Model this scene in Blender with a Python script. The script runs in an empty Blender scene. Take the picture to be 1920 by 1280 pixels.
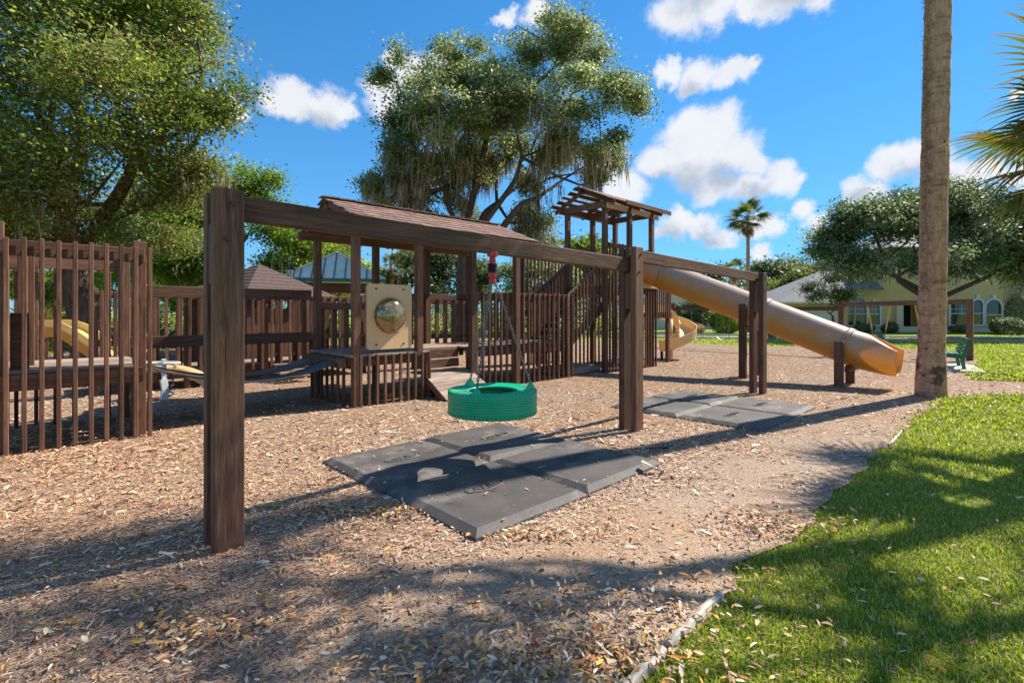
import bpy, bmesh, math, random
import numpy as np
from mathutils import Vector, Matrix, Euler

# ------------------------------------------------------------------ scene frame
# World X runs along the swing beam, world Y across it; the camera stands at the origin, eye height 1.6 m.
R = math.radians
TH = R(43.5)
CO, SI = math.cos(TH), math.sin(TH)
EYE, FPX, HOR = 1.6, 940.0, 585.0
scn = bpy.context.scene
COL = scn.collection

def W(xc, zc, z=0.0):            # metres right / metres ahead of the camera -> world
    return Vector((CO*xc + SI*zc, -SI*xc + CO*zc, z))
def PX(px, py, zc):              # photo pixel at a known distance
    return W((px-960)*zc/FPX, zc, EYE - (py-HOR)*zc/FPX)
def G(px, py):                   # photo pixel on the ground
    zc = FPX*EYE/(py-HOR)
    return W((px-960)*zc/FPX, zc, 0)

cam_d = bpy.data.cameras.new("camera")
cam = bpy.data.objects.new("camera", cam_d); COL.objects.link(cam)
cam.location = (0, 0, EYE)
cam.rotation_euler = (R(90), 0, -TH)
cam_d.sensor_width = 36.0
cam_d.lens = FPX/1920*36.0
cam_d.shift_y = -(640-HOR)/1920
cam_d.clip_end = 3000
scn.camera = cam

SUN_AZ_C, SUN_EL = R(30), R(45)          # sun: 30 deg ahead of camera-right
sd = W(math.cos(SUN_AZ_C), math.sin(SUN_AZ_C), 0).normalized()
sun_vec = Vector((sd.x*math.cos(SUN_EL), sd.y*math.cos(SUN_EL), math.sin(SUN_EL)))
SUN_STRENGTH, SKY_STRENGTH, EXPOSURE = 4.6, 0.15, 0.95

scn.view_settings.view_transform = 'Standard'
scn.view_settings.look = 'None'
scn.view_settings.gamma = 1.0
scn.view_settings.use_curve_mapping = False
scn.view_settings.exposure = EXPOSURE
scn.cycles.max_bounces = 5; scn.cycles.diffuse_bounces = 3; scn.cycles.glossy_bounces = 2
scn.cycles.transmission_bounces = 3; scn.cycles.transparent_max_bounces = 6

def build_world():
    w = bpy.data.worlds.new("World"); scn.world = w; w.use_nodes = True
    nt = w.node_tree; N = nt.nodes; L = nt.links; N.clear()
    out = N.new('ShaderNodeOutputWorld'); bg = N.new('ShaderNodeBackground')
    bg.inputs['Strength'].default_value = SKY_STRENGTH
    L.new(bg.outputs[0], out.inputs[0])
    sky = N.new('ShaderNodeTexSky'); sky.sky_type = 'NISHITA'; sky.sun_disc = False
    sky.sun_elevation = SUN_EL
    sky.sun_rotation = math.atan2(sun_vec.x, sun_vec.y)
    sky.altitude = 0; sky.air_density = 1.0; sky.dust_density = 0.0; sky.ozone_density = 2.2
    hs = N.new('ShaderNodeHueSaturation'); hs.inputs['Saturation'].default_value = 1.18
    hs.inputs['Value'].default_value = 0.95
    L.new(sky.outputs[0], hs.inputs['Color'])
    # roll off the glare round the sun so the whole sky keeps its blue
    q1 = N.new('ShaderNodeVectorMath'); q1.operation = 'DIVIDE'; q1.inputs[1].default_value = (1.45, 3.05, 5.6); L.new(hs.outputs[0], q1.inputs[0])
    q2 = N.new('ShaderNodeVectorMath'); q2.operation = 'ADD'; q2.inputs[1].default_value = (1, 1, 1); L.new(q1.outputs[0], q2.inputs[0])
    q3 = N.new('ShaderNodeVectorMath'); q3.operation = 'DIVIDE'; L.new(hs.outputs[0], q3.inputs[0]); L.new(q2.outputs[0], q3.inputs[1])
    g1 = N.new('ShaderNodeGamma'); g1.inputs['Gamma'].default_value = 1.3; L.new(q3.outputs[0], g1.inputs['Color'])
    g2 = N.new('ShaderNodeHueSaturation'); g2.inputs['Hue'].default_value = .492; g2.inputs['Saturation'].default_value = 1.06; g2.inputs['Value'].default_value = .90; L.new(g1.outputs[0], g2.inputs['Color'])
    tc = N.new('ShaderNodeTexCoord')
    no = N.new('ShaderNodeTexNoise'); no.inputs['Scale'].default_value = 9; no.inputs['Detail'].default_value = 8
    no.inputs['Roughness'].default_value = 0.66
    L.new(tc.outputs['Generated'], no.inputs['Vector'])
    sub = N.new('ShaderNodeVectorMath'); sub.operation = 'SUBTRACT'; sub.inputs[1].default_value = (.5, .5, .5)
    L.new(no.outputs['Color'], sub.inputs[0])
    sc = N.new('ShaderNodeVectorMath'); sc.operation = 'SCALE'; sc.inputs['Scale'].default_value = 0.115
    L.new(sub.outputs[0], sc.inputs[0])
    ad = N.new('ShaderNodeVectorMath'); ad.operation = 'ADD'
    L.new(tc.outputs['Generated'], ad.inputs[0]); L.new(sc.outputs[0], ad.inputs[1])
    fl = N.new('ShaderNodeVectorMath'); fl.operation = 'MULTIPLY'; fl.inputs[1].default_value = (1, 1, 1.35)
    L.new(ad.outputs[0], fl.inputs[0])
    def pdir(px, py):
        d = W((px-960)/FPX, 1.0, -(py-HOR)/FPX).normalized()
        return Vector((d.x, d.y, d.z*1.35)), math.hypot(1, math.hypot((px-960)/FPX, (py-HOR)/FPX))
    def field(puffs, soft):
        last = None
        for p in puffs:
            if len(p) == 3:
                d, ln = pdir(p[0], p[1]); r = p[2]/FPX/ln
            else:
                d = Vector((p[0], p[1], p[2]*1.35)); r = p[3]
            vd = N.new('ShaderNodeVectorMath'); vd.operation = 'DISTANCE'; vd.inputs[1].default_value = d
            L.new(fl.outputs[0], vd.inputs[0])
            mr = N.new('ShaderNodeMapRange'); mr.interpolation_type = 'SMOOTHSTEP'
            mr.inputs['From Min'].default_value = r*1.12; mr.inputs['From Max'].default_value = r*soft
            L.new(vd.outputs['Value'], mr.inputs['Value'])
            if last is None: last = mr.outputs[0]
            else:
                mx = N.new('ShaderNodeMath'); mx.operation = 'MAXIMUM'
                L.new(last, mx.inputs[0]); L.new(mr.outputs[0], mx.inputs[1]); last = mx.outputs[0]
        return last
    puffs = [(520,190,46),(560,185,58),(610,200,52),(645,210,30),
             (1270,20,66),(1340,8,62),(1400,14,40),(1450,-6,62),(1530,-6,46),
             (1250,135,34),(1310,142,52),(1370,142,42),(1400,132,24),(1290,165,30),
             (1290,255,66),(1340,250,62),(1380,285,62),(1240,300,52),(1300,305,70),(1420,305,40),(1460,340,46),(1400,350,44),(1490,340,26),(1340,345,44),
             (1290,405,38),(1320,412,40),(1270,425,36),(1360,432,36),(1250,440,24),
             (1430,420,40),(1425,470,28),(1500,392,28),(1530,415,30),(1550,425,18),
             (1680,305,52),(1730,300,60),(1790,330,60),(1850,320,40),(1610,355,36),(1650,355,28),(1915,176,16),(1905,330,36),
             (790,140,66),(730,190,54),(850,110,40),(1000,30,40),(940,35,26),(745,110,34),(1170,350,56),(1130,300,50),
             (440,210,26),(360,8,30)]
    rnd = random.Random(5)
    for k in range(22):                                 # unseen clouds out of frame, enlarged to add white fill light
        az = rnd.uniform(R(75), R(305)); el = rnd.uniform(R(8), R(60))
        f = W(math.sin(az), math.cos(az), 0); r0 = rnd.uniform(.09, .17)
        for q in range(2):
            a2 = az + q*r0*1.3
            f = W(math.sin(a2), math.cos(a2), 0)
            puffs.append((f.x*math.cos(el), f.y*math.cos(el), math.sin(el), r0*(1-.25*q)))
    cov = field(puffs, .50)
    shade = field([(1290,345,60),(1240,338,40),(1350,330,50),(1400,368,40),(1270,440,50),(1340,435,40),(1620,366,36),(1720,345,60),(600,225,50),(530,222,30),(1290,170,40),(1300,-5,60),(1480,-20,70),(1540,432,26)], .1)
    no2 = N.new('ShaderNodeTexNoise'); no2.inputs['Scale'].default_value = 14; no2.inputs['Detail'].default_value = 6
    L.new(tc.outputs['Generated'], no2.inputs['Vector'])
    m1 = N.new('ShaderNodeMath'); m1.operation = 'MULTIPLY'; L.new(shade, m1.inputs[0]); m1.inputs[1].default_value = .62
    m2 = N.new('ShaderNodeMath'); m2.operation = 'MULTIPLY'; L.new(no2.outputs[0], m2.inputs[0]); m2.inputs[1].default_value = .34
    m3 = N.new('ShaderNodeMath'); m3.operation = 'ADD'; L.new(m1.outputs[0], m3.inputs[0]); L.new(m2.outputs[0], m3.inputs[1]); m3.use_clamp = True
    cm = N.new('ShaderNodeMix'); cm.data_type = 'RGBA'
    k = 1.0/(SKY_STRENGTH*2**EXPOSURE)
    cm.inputs['A'].default_value = (1.02*k, 1.02*k, 1.04*k, 1); cm.inputs['B'].default_value = (.36*k, .44*k, .56*k, 1)
    L.new(m3.outputs[0], cm.inputs['Factor'])
    cp = N.new('ShaderNodeMath'); cp.operation = 'MULTIPLY'; cp.inputs[1].default_value = .95; L.new(cov, cp.inputs[0])
    mx = N.new('ShaderNodeMix'); mx.data_type = 'RGBA'
    L.new(cp.outputs[0], mx.inputs['Factor']); L.new(g2.outputs[0], mx.inputs['A']); L.new(cm.outputs['Result'], mx.inputs['B'])
    L.new(mx.outputs['Result'], bg.inputs['Color'])
build_world()

sl = bpy.data.lights.new("sun", 'SUN'); sl.energy = SUN_STRENGTH; sl.angle = R(0.55); sl.color = (1.0, .91, .77)
so = bpy.data.objects.new("sun", sl); COL.objects.link(so)
so.rotation_euler = sun_vec.to_track_quat('Z', 'Y').to_euler(); so.location = (0, 0, 30)

# ------------------------------------------------------------------ materials
def nm(name):
    m = bpy.data.materials.new(name); m.use_nodes = True
    nt = m.node_tree; b = nt.nodes['Principled BSDF']
    return m, nt.nodes, nt.links, b
def noise(N, L, vec, scale, detail=4, rough=.55, dist=0):
    n = N.new('ShaderNodeTexNoise'); n.inputs['Scale'].default_value = scale; n.inputs['Detail'].default_value = detail
    n.inputs['Roughness'].default_value = rough; n.inputs['Distortion'].default_value = dist
    if vec is not None: L.new(vec, n.inputs['Vector'])
    return n.outputs['Fac']
def ramp(N, L, fac, stops):
    r = N.new('ShaderNodeValToRGB'); e = r.color_ramp.elements
    while len(e) < len(stops): e.new(.5)
    for q, (p, c) in zip(e, stops): q.position = p; q.color = (*c, 1) if len(c) == 3 else c
    L.new(fac, r.inputs[0]); return r.outputs[0]
def mixc(N, L, fac, a, b, mode='MIX'):
    m = N.new('ShaderNodeMix'); m.data_type = 'RGBA'; m.blend_type = mode
    for s, v in (('Factor', fac), ('A', a), ('B', b)):
        if isinstance(v, (int, float)): m.inputs[s].default_value = v
        elif isinstance(v, tuple): m.inputs[s].default_value = (*v, 1)
        else: L.new(v, m.inputs[s])
    return m.outputs['Result']
def bump(N, L, b, h, strength=.3, dist=.01):
    n = N.new('ShaderNodeBump'); n.inputs['Strength'].default_value = strength; n.inputs['Distance'].default_value = dist
    L.new(h, n.inputs['Height']); L.new(n.outputs[0], b.inputs['Normal'])
def objcoord(N, L, scale=(1, 1, 1), rnd=True):
    tc = N.new('ShaderNodeTexCoord'); mp = N.new('ShaderNodeMapping'); mp.inputs['Scale'].default_value = scale
    L.new(tc.outputs['Object'], mp.inputs['Vector'])
    oi = N.new('ShaderNodeObjectInfo')
    if rnd:
        mm = N.new('ShaderNodeMath'); mm.operation = 'MULTIPLY'; mm.inputs[1].default_value = 37.0
        L.new(oi.outputs['Random'], mm.inputs[0])
        cx = N.new('ShaderNodeCombineXYZ')
        for i in range(3): L.new(mm.outputs[0], cx.inputs[i])
        L.new(cx.outputs[0], mp.inputs['Location'])
    return mp.outputs[0], oi.outputs['Random'], tc.outputs['Object']

def wood(name, dark, mid, light, wear=.5):
    m, N, L, b = nm(name)
    v, rnd, oc = objcoord(N, L, (1.6, 26, 26))
    g = noise(N, L, v, 1.6, 7, .62, .9)
    v2, _, _ = objcoord(N, L, (.8, 5, 5))
    blot = noise(N, L, v2, 1.3, 5, .6)
    col = ramp(N, L, g, [(.28, dark), (.5, mid), (.74, light)])
    wr = ramp(N, L, blot, [(.45, (0, 0, 0)), (.72, (1, 1, 1))])
    wm = N.new('ShaderNodeMath'); wm.operation = 'MULTIPLY'; wm.inputs[1].default_value = wear; L.new(wr, wm.inputs[0])
    col = mixc(N, L, wm.outputs[0], col, light)
    v3, _, _ = objcoord(N, L, (.55, 30, 30))
    ck = ramp(N, L, noise(N, L, v3, 1.0, 3, .5), [(.27, (1, 1, 1)), (.31, (0, 0, 0))])
    col = mixc(N, L, ck, col, tuple(c*.25 for c in dark))
    v4, _, _ = objcoord(N, L, (7, 16, 16))
    sp_ = ramp(N, L, noise(N, L, v4, 2.2, 3, .6), [(.70, (0, 0, 0)), (.76, (1, 1, 1))])
    col = mixc(N, L, sp_, col, tuple(min(1, c*1.45) for c in light))
    hs = N.new('ShaderNodeHueSaturation'); L.new(col, hs.inputs['Color'])
    mr = N.new('ShaderNodeMapRange'); mr.inputs['To Min'].default_value = .74; mr.inputs['To Max'].default_value = 1.42
    L.new(rnd, mr.inputs[0]); L.new(mr.outputs[0], hs.inputs['Value'])
    L.new(hs.outputs[0], b.inputs['Base Color']); b.inputs['Roughness'].default_value = .72
    b.inputs['Specular IOR Level'].default_value = .35
    bump(N, L, b, g, .55, .006)
    return m
M = {}
M['wood'] = wood('stained_wood', (.042, .017, .009), (.116, .052, .028), (.222, .116, .070))
M['deckwood'] = wood('worn_deck_wood', (.10, .066, .05), (.23, .165, .13), (.40, .31, .255), .8)
M['greywood'] = wood('weathered_grey_wood', (.20, .17, .13), (.40, .35, .28), (.62, .56, .47), .6)

def plain(name, color, rough=.5, var=.12, scale=6, bmp=0, metal=0, spec=.5, dirt=None):
    m, N, L, b = nm(name)
    v, rnd, oc = objcoord(N, L)
    n = noise(N, L, v, scale, 5, .6)
    lo = tuple(max(0, c*(1-var)) for c in color); hi = tuple(min(1, c*(1+var)) for c in color)
    col = ramp(N, L, n, [(.3, lo), (.7, hi)])
    if dirt:
        d = ramp(N, L, noise(N, L, v, scale*.6, 6, .7), [(.52, (0, 0, 0)), (.75, (1, 1, 1))])
        col = mixc(N, L, d, col, dirt)
    L.new(col, b.inputs['Base Color']); b.inputs['Roughness'].default_value = rough; b.inputs['Metallic'].default_value = metal
    b.inputs['Specular IOR Level'].default_value = spec
    if bmp: bump(N, L, b, noise(N, L, v, scale*8, 4), bmp, .004)
    return m
M['tan'] = plain('tan_plastic', (.66, .43, .22), .42, .06, 3, dirt=(.55, .42, .27))
M['cream'] = plain('cream_plastic', (.74, .56, .30), .45, .08, 3, dirt=(.6, .47, .28))
M['yellow'] = plain('yellow_plastic', (.74, .40, .07), .4, .08, 3)
M['paleyellow'] = plain('pale_yellow_plastic', (.78, .60, .25), .42, .06, 3)
def see_light(key, col, k):          # thin moulded plastic lets the sun glow through
    nt = M[key].node_tree; N, L = nt.nodes, nt.links; b = N['Principled BSDF']
    tr = N.new('ShaderNodeBsdfTranslucent'); tr.inputs['Color'].default_value = (*col, 1); mx = N.new('ShaderNodeMixShader'); mx.inputs[0].default_value = k
    L.new(b.outputs[0], mx.inputs[1]); L.new(tr.outputs[0], mx.inputs[2]); L.new(mx.outputs[0], N['Material Output'].inputs['Surface'])
see_light('cream', (.9, .62, .25), .3); see_light('yellow', (.95, .52, .10), .35); see_light('paleyellow', (.95, .72, .28), .3)
M['white'] = plain('white_paint', (.74, .73, .70), .5, .05, 5)
M['tyre'] = plain('green_rubber', (.004, .42, .205), .34, .10, 3, spec=.5, dirt=(.09, .36, .20))
M['benchgreen'] = plain('green_plastic', (.012, .16, .08), .4, .1, 4)
M['darkgreen'] = plain('dark_green_plastic', (.02, .09, .06), .45, .1, 4)
M['chain'] = plain('chain_steel', (.20, .19, .18), .38, .3, 40, metal=.85)
M['red'] = plain('red_paint', (.50, .035, .03), .4, .15, 12)
M['black'] = plain('black_rubber', (.014, .014, .017), .5, .2, 8)
M['belt'] = plain('black_belt_rubber', (.028, .027, .03), .38, .3, 6)
M['belt_edge'] = plain('worn_belt_edge', (.30, .29, .29), .5, .2, 9)
M['yellowchain'] = plain('yellow_chain_sleeve', (.72, .38, .05), .45, .1, 8)
M['bolt'] = plain('dark_bolt_steel', (.06, .05, .05), .4, .2, 20, metal=.6)
M['concrete'] = plain('pale_concrete', (.42, .38, .33), .85, .15, 4, .2)
M['asphalt'] = plain('asphalt', (.16, .16, .17), .85, .15, 3, .2)
M['stucco'] = plain('yellow_stucco', (.70, .50, .25), .85, .06, 2, .15)
M['palestucco'] = plain('pale_stucco', (.74, .61, .43), .85, .05, 2, .15)
M['whitestucco'] = plain('white_stucco', (.70, .69, .67), .85, .05, 2, .15)
M['quoin'] = plain('pale_green_quoin', (.56, .48, .32), .8, .06, 2)
M['greyroof'] = plain('grey_shingle_roof', (.20, .20, .215), .85, .3, 7, .3)
M['glassdark'] = plain('dark_window_glass', (.03, .032, .035), .06, .4, 1.5, spec=.9)
M['doordark'] = plain('dark_door', (.015, .013, .013), .3, .3, 3)
M['roofmetal'] = plain('pale_metal_roof', (.78, .74, .66), .8, .12, 3)
M['greentrim'] = plain('green_trim', (.03, .17, .11), .45, .12, 4)
M['lampglass'] = plain('frosted_lamp_glass', (.75, .72, .62), .3, .05, 5)
M['darkmetal'] = plain('dark_lamp_metal', (.02, .025, .022), .45, .2, 5)
M['pinkflower'] = plain('pink_flower', (.65, .30, .25), .7, .2, 9)

def m_mat():
    m, N, L, b = nm('grey_rubber_mat')
    v, rnd, oc = objcoord(N, L)
    f = noise(N, L, v, 260, 2, .7); g = noise(N, L, v, 2.4, 6, .65)
    c = ramp(N, L, g, [(.3, (.050, .045, .043)), (.7, (.098, .088, .082))])
    sp = ramp(N, L, f, [(.62, (0, 0, 0)), (.74, (1, 1, 1))])
    c = mixc(N, L, sp, c, (.26, .24, .22))
    du = ramp(N, L, noise(N, L, v, 1.5, 8, .75), [(.52, (0, 0, 0)), (.70, (1, 1, 1))])
    dm_ = N.new('ShaderNodeMath'); dm_.operation = 'MULTIPLY'; dm_.inputs[1].default_value = .7; L.new(du, dm_.inputs[0])
    c = mixc(N, L, dm_.outputs[0], c, (.30, .255, .215))
    L.new(c, b.inputs['Base Color']); b.inputs['Roughness'].default_value = .7
    bump(N, L, b, f, .4, .003); return m
M['mat'] = m_mat()

def m_tube():
    m, N, L, b = nm('weathered_yellow_tube')
    v, rnd, oc = objcoord(N, L, (1, 1, 1), False)
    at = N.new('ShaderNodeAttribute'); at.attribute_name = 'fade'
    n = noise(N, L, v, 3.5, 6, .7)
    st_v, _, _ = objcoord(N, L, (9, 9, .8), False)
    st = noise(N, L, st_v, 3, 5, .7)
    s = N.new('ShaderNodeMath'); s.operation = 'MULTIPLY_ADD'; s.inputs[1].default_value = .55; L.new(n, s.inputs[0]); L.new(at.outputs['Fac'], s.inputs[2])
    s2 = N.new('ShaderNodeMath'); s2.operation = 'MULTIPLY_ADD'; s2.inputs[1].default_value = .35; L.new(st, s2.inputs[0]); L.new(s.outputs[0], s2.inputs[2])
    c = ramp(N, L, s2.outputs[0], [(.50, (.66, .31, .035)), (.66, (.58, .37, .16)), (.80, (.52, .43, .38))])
    dk = ramp(N, L, noise(N, L, st_v, 1.7, 7, .75), [(.60, (0, 0, 0)), (.78, (1, 1, 1))])
    mm = N.new('ShaderNodeMath'); mm.operation = 'MULTIPLY'; L.new(dk, mm.inputs[0]); mm.inputs[1].default_value = .5
    c = mixc(N, L, mm.outputs[0], c, (.22, .15, .09))
    L.new(c, b.inputs['Base Color']); b.inputs['Roughness'].default_value = .42
    tr = N.new('ShaderNodeBsdfTranslucent'); tr.inputs['Color'].default_value = (.95, .58, .16, 1); mx = N.new('ShaderNodeMixShader'); mx.inputs[0].default_value = .30
    L.new(b.outputs[0], mx.inputs[1]); L.new(tr.outputs[0], mx.inputs[2]); L.new(mx.outputs[0], N['Material Output'].inputs['Surface'])
    return m
M['tube'] = m_tube()

def m_mulch():
    m, N, L, b = nm('wood_chip_mulch')
    v, _, oc = objcoord(N, L, (1, 1, 1), False)
    def streak(rot, s):
        mp = N.new('ShaderNodeMapping'); mp.inputs['Rotation'].default_value = (0, 0, rot); mp.inputs['Scale'].default_value = (s, s*4.5, s)
        L.new(oc, mp.inputs['Vector'])
        vo = N.new('ShaderNodeTexVoronoi'); vo.inputs['Scale'].default_value = 1.0
        L.new(mp.outputs[0], vo.inputs['Vector']); return vo
    a, c2 = streak(.4, 40), streak(2.0, 46)
    sel = noise(N, L, oc, 30, 2)
    selr = ramp(N, L, sel, [(.48, (0, 0, 0)), (.52, (1, 1, 1))])
    rc = mixc(N, L, selr, a.outputs['Color'], c2.outputs['Color'])
    sp = N.new('ShaderNodeSeparateColor'); L.new(rc, sp.inputs[0])
    chip = ramp(N, L, sp.outputs[0], [(.0, (.11, .068, .046)), (.3, (.29, .20, .14)), (.7, (.47, .35, .265)), (1.0, (.64, .52, .42))])
    big = noise(N, L, oc, .55, 5, .6)
    soil = ramp(N, L, noise(N, L, oc, 60, 4, .7), [(.3, (.30, .22, .165)), (.7, (.60, .49, .39))])
    sy = N.new('ShaderNodeSeparateXYZ'); L.new(oc, sy.inputs[0])
    ya = N.new('ShaderNodeMath'); ya.operation = 'MULTIPLY_ADD'; ya.inputs[1].default_value = 2.6; L.new(big, ya.inputs[0]); L.new(sy.outputs['Y'], ya.inputs[2])
    f = N.new('ShaderNodeMapRange'); f.inputs['From Min'].default_value = 4.1; f.inputs['From Max'].default_value = 3.0; L.new(ya.outputs[0], f.inputs[0]); f = f.outputs[0]
    fm = N.new('ShaderNodeMath'); fm.operation = 'MULTIPLY'; fm.inputs[1].default_value = .85; L.new(f, fm.inputs[0])
    c = mixc(N, L, fm.outputs[0], chip, soil)
    warm = ramp(N, L, noise(N, L, oc, .35, 3), [(.4, (1.0, .98, .96)), (.65, (1.02, .86, .70))])
    c = mixc(N, L, 1.0, c, warm, 'MULTIPLY')
    L.new(c, b.inputs['Base Color']); b.inputs['Roughness'].default_value = .9; b.inputs['Specular IOR Level'].default_value = .15
    bump(N, L, b, sp.outputs[0], .9, .025); return m
M['mulch'] = m_mulch()

def m_lawn():
    m, N, L, b = nm('lawn_grass')
    v, _, oc = objcoord(N, L, (1, 1, 1), False)
    f = noise(N, L, oc, 55, 5, .75); g = noise(N, L, oc, 1.1, 5, .6)
    c = ramp(N, L, f, [(.3, (.09, .15, .014)), (.5, (.22, .31, .03)), (.75, (.38, .45, .06))])
    y = ramp(N, L, g, [(.45, (1, 1, 1)), (.75, (1.25, 1.03, .9))])
    c = mixc(N, L, 1.0, c, y, 'MULTIPLY')
    L.new(c, b.inputs['Base Color']); b.inputs['Roughness'].default_value = .85; b.inputs['Specular IOR Level'].default_value = .2
    bump(N, L, b, f, 1.0, .05); return m
M['lawn'] = m_lawn()

def m_leaf(name, trans=.45, rough=.5):
    m, N, L, b = nm(name)
    at = N.new('ShaderNodeAttribute'); at.attribute_name = 'Col'
    L.new(at.outputs['Color'], b.inputs['Base Color']); b.inputs['Roughness'].default_value = rough
    b.inputs['Specular IOR Level'].default_value = .35
    if trans > 0:
        tr = N.new('ShaderNodeBsdfTranslucent'); mx = N.new('ShaderNodeMixShader'); mx.inputs[0].default_value = trans
        hs = N.new('ShaderNodeHueSaturation'); hs.inputs['Value'].default_value = 1.5; hs.inputs['Saturation'].default_value = 1.1
        L.new(at.outputs['Color'], hs.inputs['Color']); L.new(hs.outputs[0], tr.inputs['Color'])
        L.new(b.outputs[0], mx.inputs[1]); L.new(tr.outputs[0], mx.inputs[2])
        L.new(mx.outputs[0], N['Material Output'].inputs['Surface'])
    return m
M['leaf'] = m_leaf('leaves', .48, .42)
M['blade'] = m_leaf('grass_blades', .40, .5)
M['litter'] = m_leaf('dry_litter', 0, .8)
M['moss'] = m_leaf('spanish_moss', .25, .9)
M['frond'] = m_leaf('palm_frond', .38, .45)

def m_bark(name, dark, light, sc=8, patch=None):
    m, N, L, b = nm(name)
    v, _, oc = objcoord(N, L, (1, 1, .28), False)
    n = noise(N, L, v, sc, 7, .7, .6)
    c = ramp(N, L, n, [(.32, dark), (.68, light)])
    if patch:
        vr, _, _ = objcoord(N, L, (2, 2, 9), False)
        rg_ = ramp(N, L, noise(N, L, vr, 1.6, 4, .6, .4), [(.30, (.55, .50, .46)), (.5, (1, 1, 1))]); c = mixc(N, L, 1.0, c, rg_, 'MULTIPLY')
        p = noise(N, L, oc, 3.2, 6, .68)
        sx = N.new('ShaderNodeSeparateXYZ'); L.new(oc, sx.inputs[0])
        mr = N.new('ShaderNodeMapRange'); mr.inputs['From Min'].default_value = 0; mr.inputs['From Max'].default_value = 2.2
        mr.inputs['To Min'].default_value = .12; mr.inputs['To Max'].default_value = -.07; L.new(sx.outputs['Z'], mr.inputs[0])
        ad = N.new('ShaderNodeMath'); ad.operation = 'ADD'; L.new(p, ad.inputs[0]); L.new(mr.outputs[0], ad.inputs[1])
        f = ramp(N, L, ad.outputs[0], [(.58, (0, 0, 0)), (.64, (1, 1, 1))])
        c = mixc(N, L, f, c, patch)
    L.new(c, b.inputs['Base Color']); b.inputs['Roughness'].default_value = .9; b.inputs['Specular IOR Level'].default_value = .15
    bump(N, L, b, n, .9, .03); return m
M['bark'] = m_bark('oak_bark', (.05, .036, .027), (.17, .125, .095))
M['palmbark'] = m_bark('palm_trunk_bark', (.40, .205, .13), (.74, .43, .295), 16, (.13, .08, .05))

def m_shingle():
    m, N, L, b = nm('brown_shingle')
    v, rnd, oc = objcoord(N, L)
    n = noise(N, L, v, 40, 4, .7)
    c = ramp(N, L, n, [(.3, (.13, .072, .055)), (.7, (.30, .18, .14))])
    hs = N.new('ShaderNodeHueSaturation'); L.new(c, hs.inputs['Color'])
    mr = N.new('ShaderNodeMapRange'); mr.inputs['To Min'].default_value = .7; mr.inputs['To Max'].default_value = 1.25
    L.new(rnd, mr.inputs[0]); L.new(mr.outputs[0], hs.inputs['Value'])
    L.new(hs.outputs[0], b.inputs['Base Color']); b.inputs['Roughness'].default_value = .9
    bump(N, L, b, n, .5, .004); return m
M['shingle'] = m_shingle()

M['darkshingle'] = plain('dark_brown_shingle', (.085, .055, .05), .9, .4, 14, .3)

def m_dome():
    m, N, L, b = nm('smoked_clear_dome')
    v, _, oc = objcoord(N, L)
    n = noise(N, L, v, 5, 6, .7)
    c = ramp(N, L, n, [(.35, (.16, .115, .045)), (.7, (.40, .31, .16))])
    L.new(c, b.inputs['Base Color']); b.inputs['Roughness'].default_value = .12
    b.inputs['Alpha'].default_value = .96; b.inputs['Metallic'].default_value = .55; b.inputs['Coat Weight'].default_value = 1.0; b.inputs['Coat Roughness'].default_value = .03
    return m
M['dome'] = m_dome()

# ------------------------------------------------------------------ builders
OFF = {}
def thing(name, label, cat, loc=(0, 0, 0), rz=0, group=None):
    o = bpy.data.objects.new(name, None); COL.objects.link(o)
    o.location = loc; o.rotation_euler = (0, 0, rz); o.empty_display_size = .2
    o['label'] = label; o['category'] = cat
    if group: o['group'] = group
    OFF[o.name] = Vector(loc) if rz == 0 else None
    return o
def tag(o, label, cat=None, kind=None, group=None):
    o['label'] = label
    if cat: o['category'] = cat
    if kind: o['kind'] = kind
    if group: o['group'] = group
    return o
def put(name, me, parent=None, loc=(0, 0, 0), rot=None, mat=None):
    """World coordinates under an unrotated thing, local ones under a turned thing."""
    o = bpy.data.objects.new(name, me); COL.objects.link(o)
    if mat is not None and not me.materials: me.materials.append(M[mat])
    loc = Vector(loc)
    if parent is not None:
        o.parent = parent
        off = OFF.get(parent.name)
        OFF[o.name] = loc.copy() if (off is not None and rot is None) else None
        if off is not None: loc = loc - off
    o.location = loc
    if rot is not None:
        o.rotation_mode = 'QUATERNION'; o.rotation_quaternion = rot
    return o

BOX = {}
def boxmesh(l, w, h, bev, mat):
    key = (round(l, 3), round(w, 3), round(h, 3), round(bev, 4), mat)
    if key in BOX: return BOX[key]
    bm = bmesh.new(); bmesh.ops.create_cube(bm, size=1)
    for v in bm.verts: v.co = (v.co.x*l, v.co.y*w, v.co.z*h)
    if bev > 0: bmesh.ops.bevel(bm, geom=bm.edges[:], offset=min(bev, w*.3, h*.3, l*.3), segments=1, affect='EDGES')
    me = bpy.data.meshes.new(mat + '_box'); bm.to_mesh(me); bm.free(); me.materials.append(M[mat]); BOX[key] = me
    return me
def timber(name, parent, p0, p1, w, h, mat='wood', bev=.006):
    """w across (horizontal where it can), h up."""
    p0, p1 = Vector(p0), Vector(p1); d = p1-p0; L_ = d.length
    x = d.normalized()
    up = Vector((0, 0, 1)) if abs(x.z) < .9 else Vector((0, 1, 0))
    y = up.cross(x).normalized(); z = x.cross(y)
    q = Matrix((x, y, z)).transposed().to_quaternion()
    return put(name, boxmesh(L_, w, h, bev, mat), parent, (p0+p1)/2, q)
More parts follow.
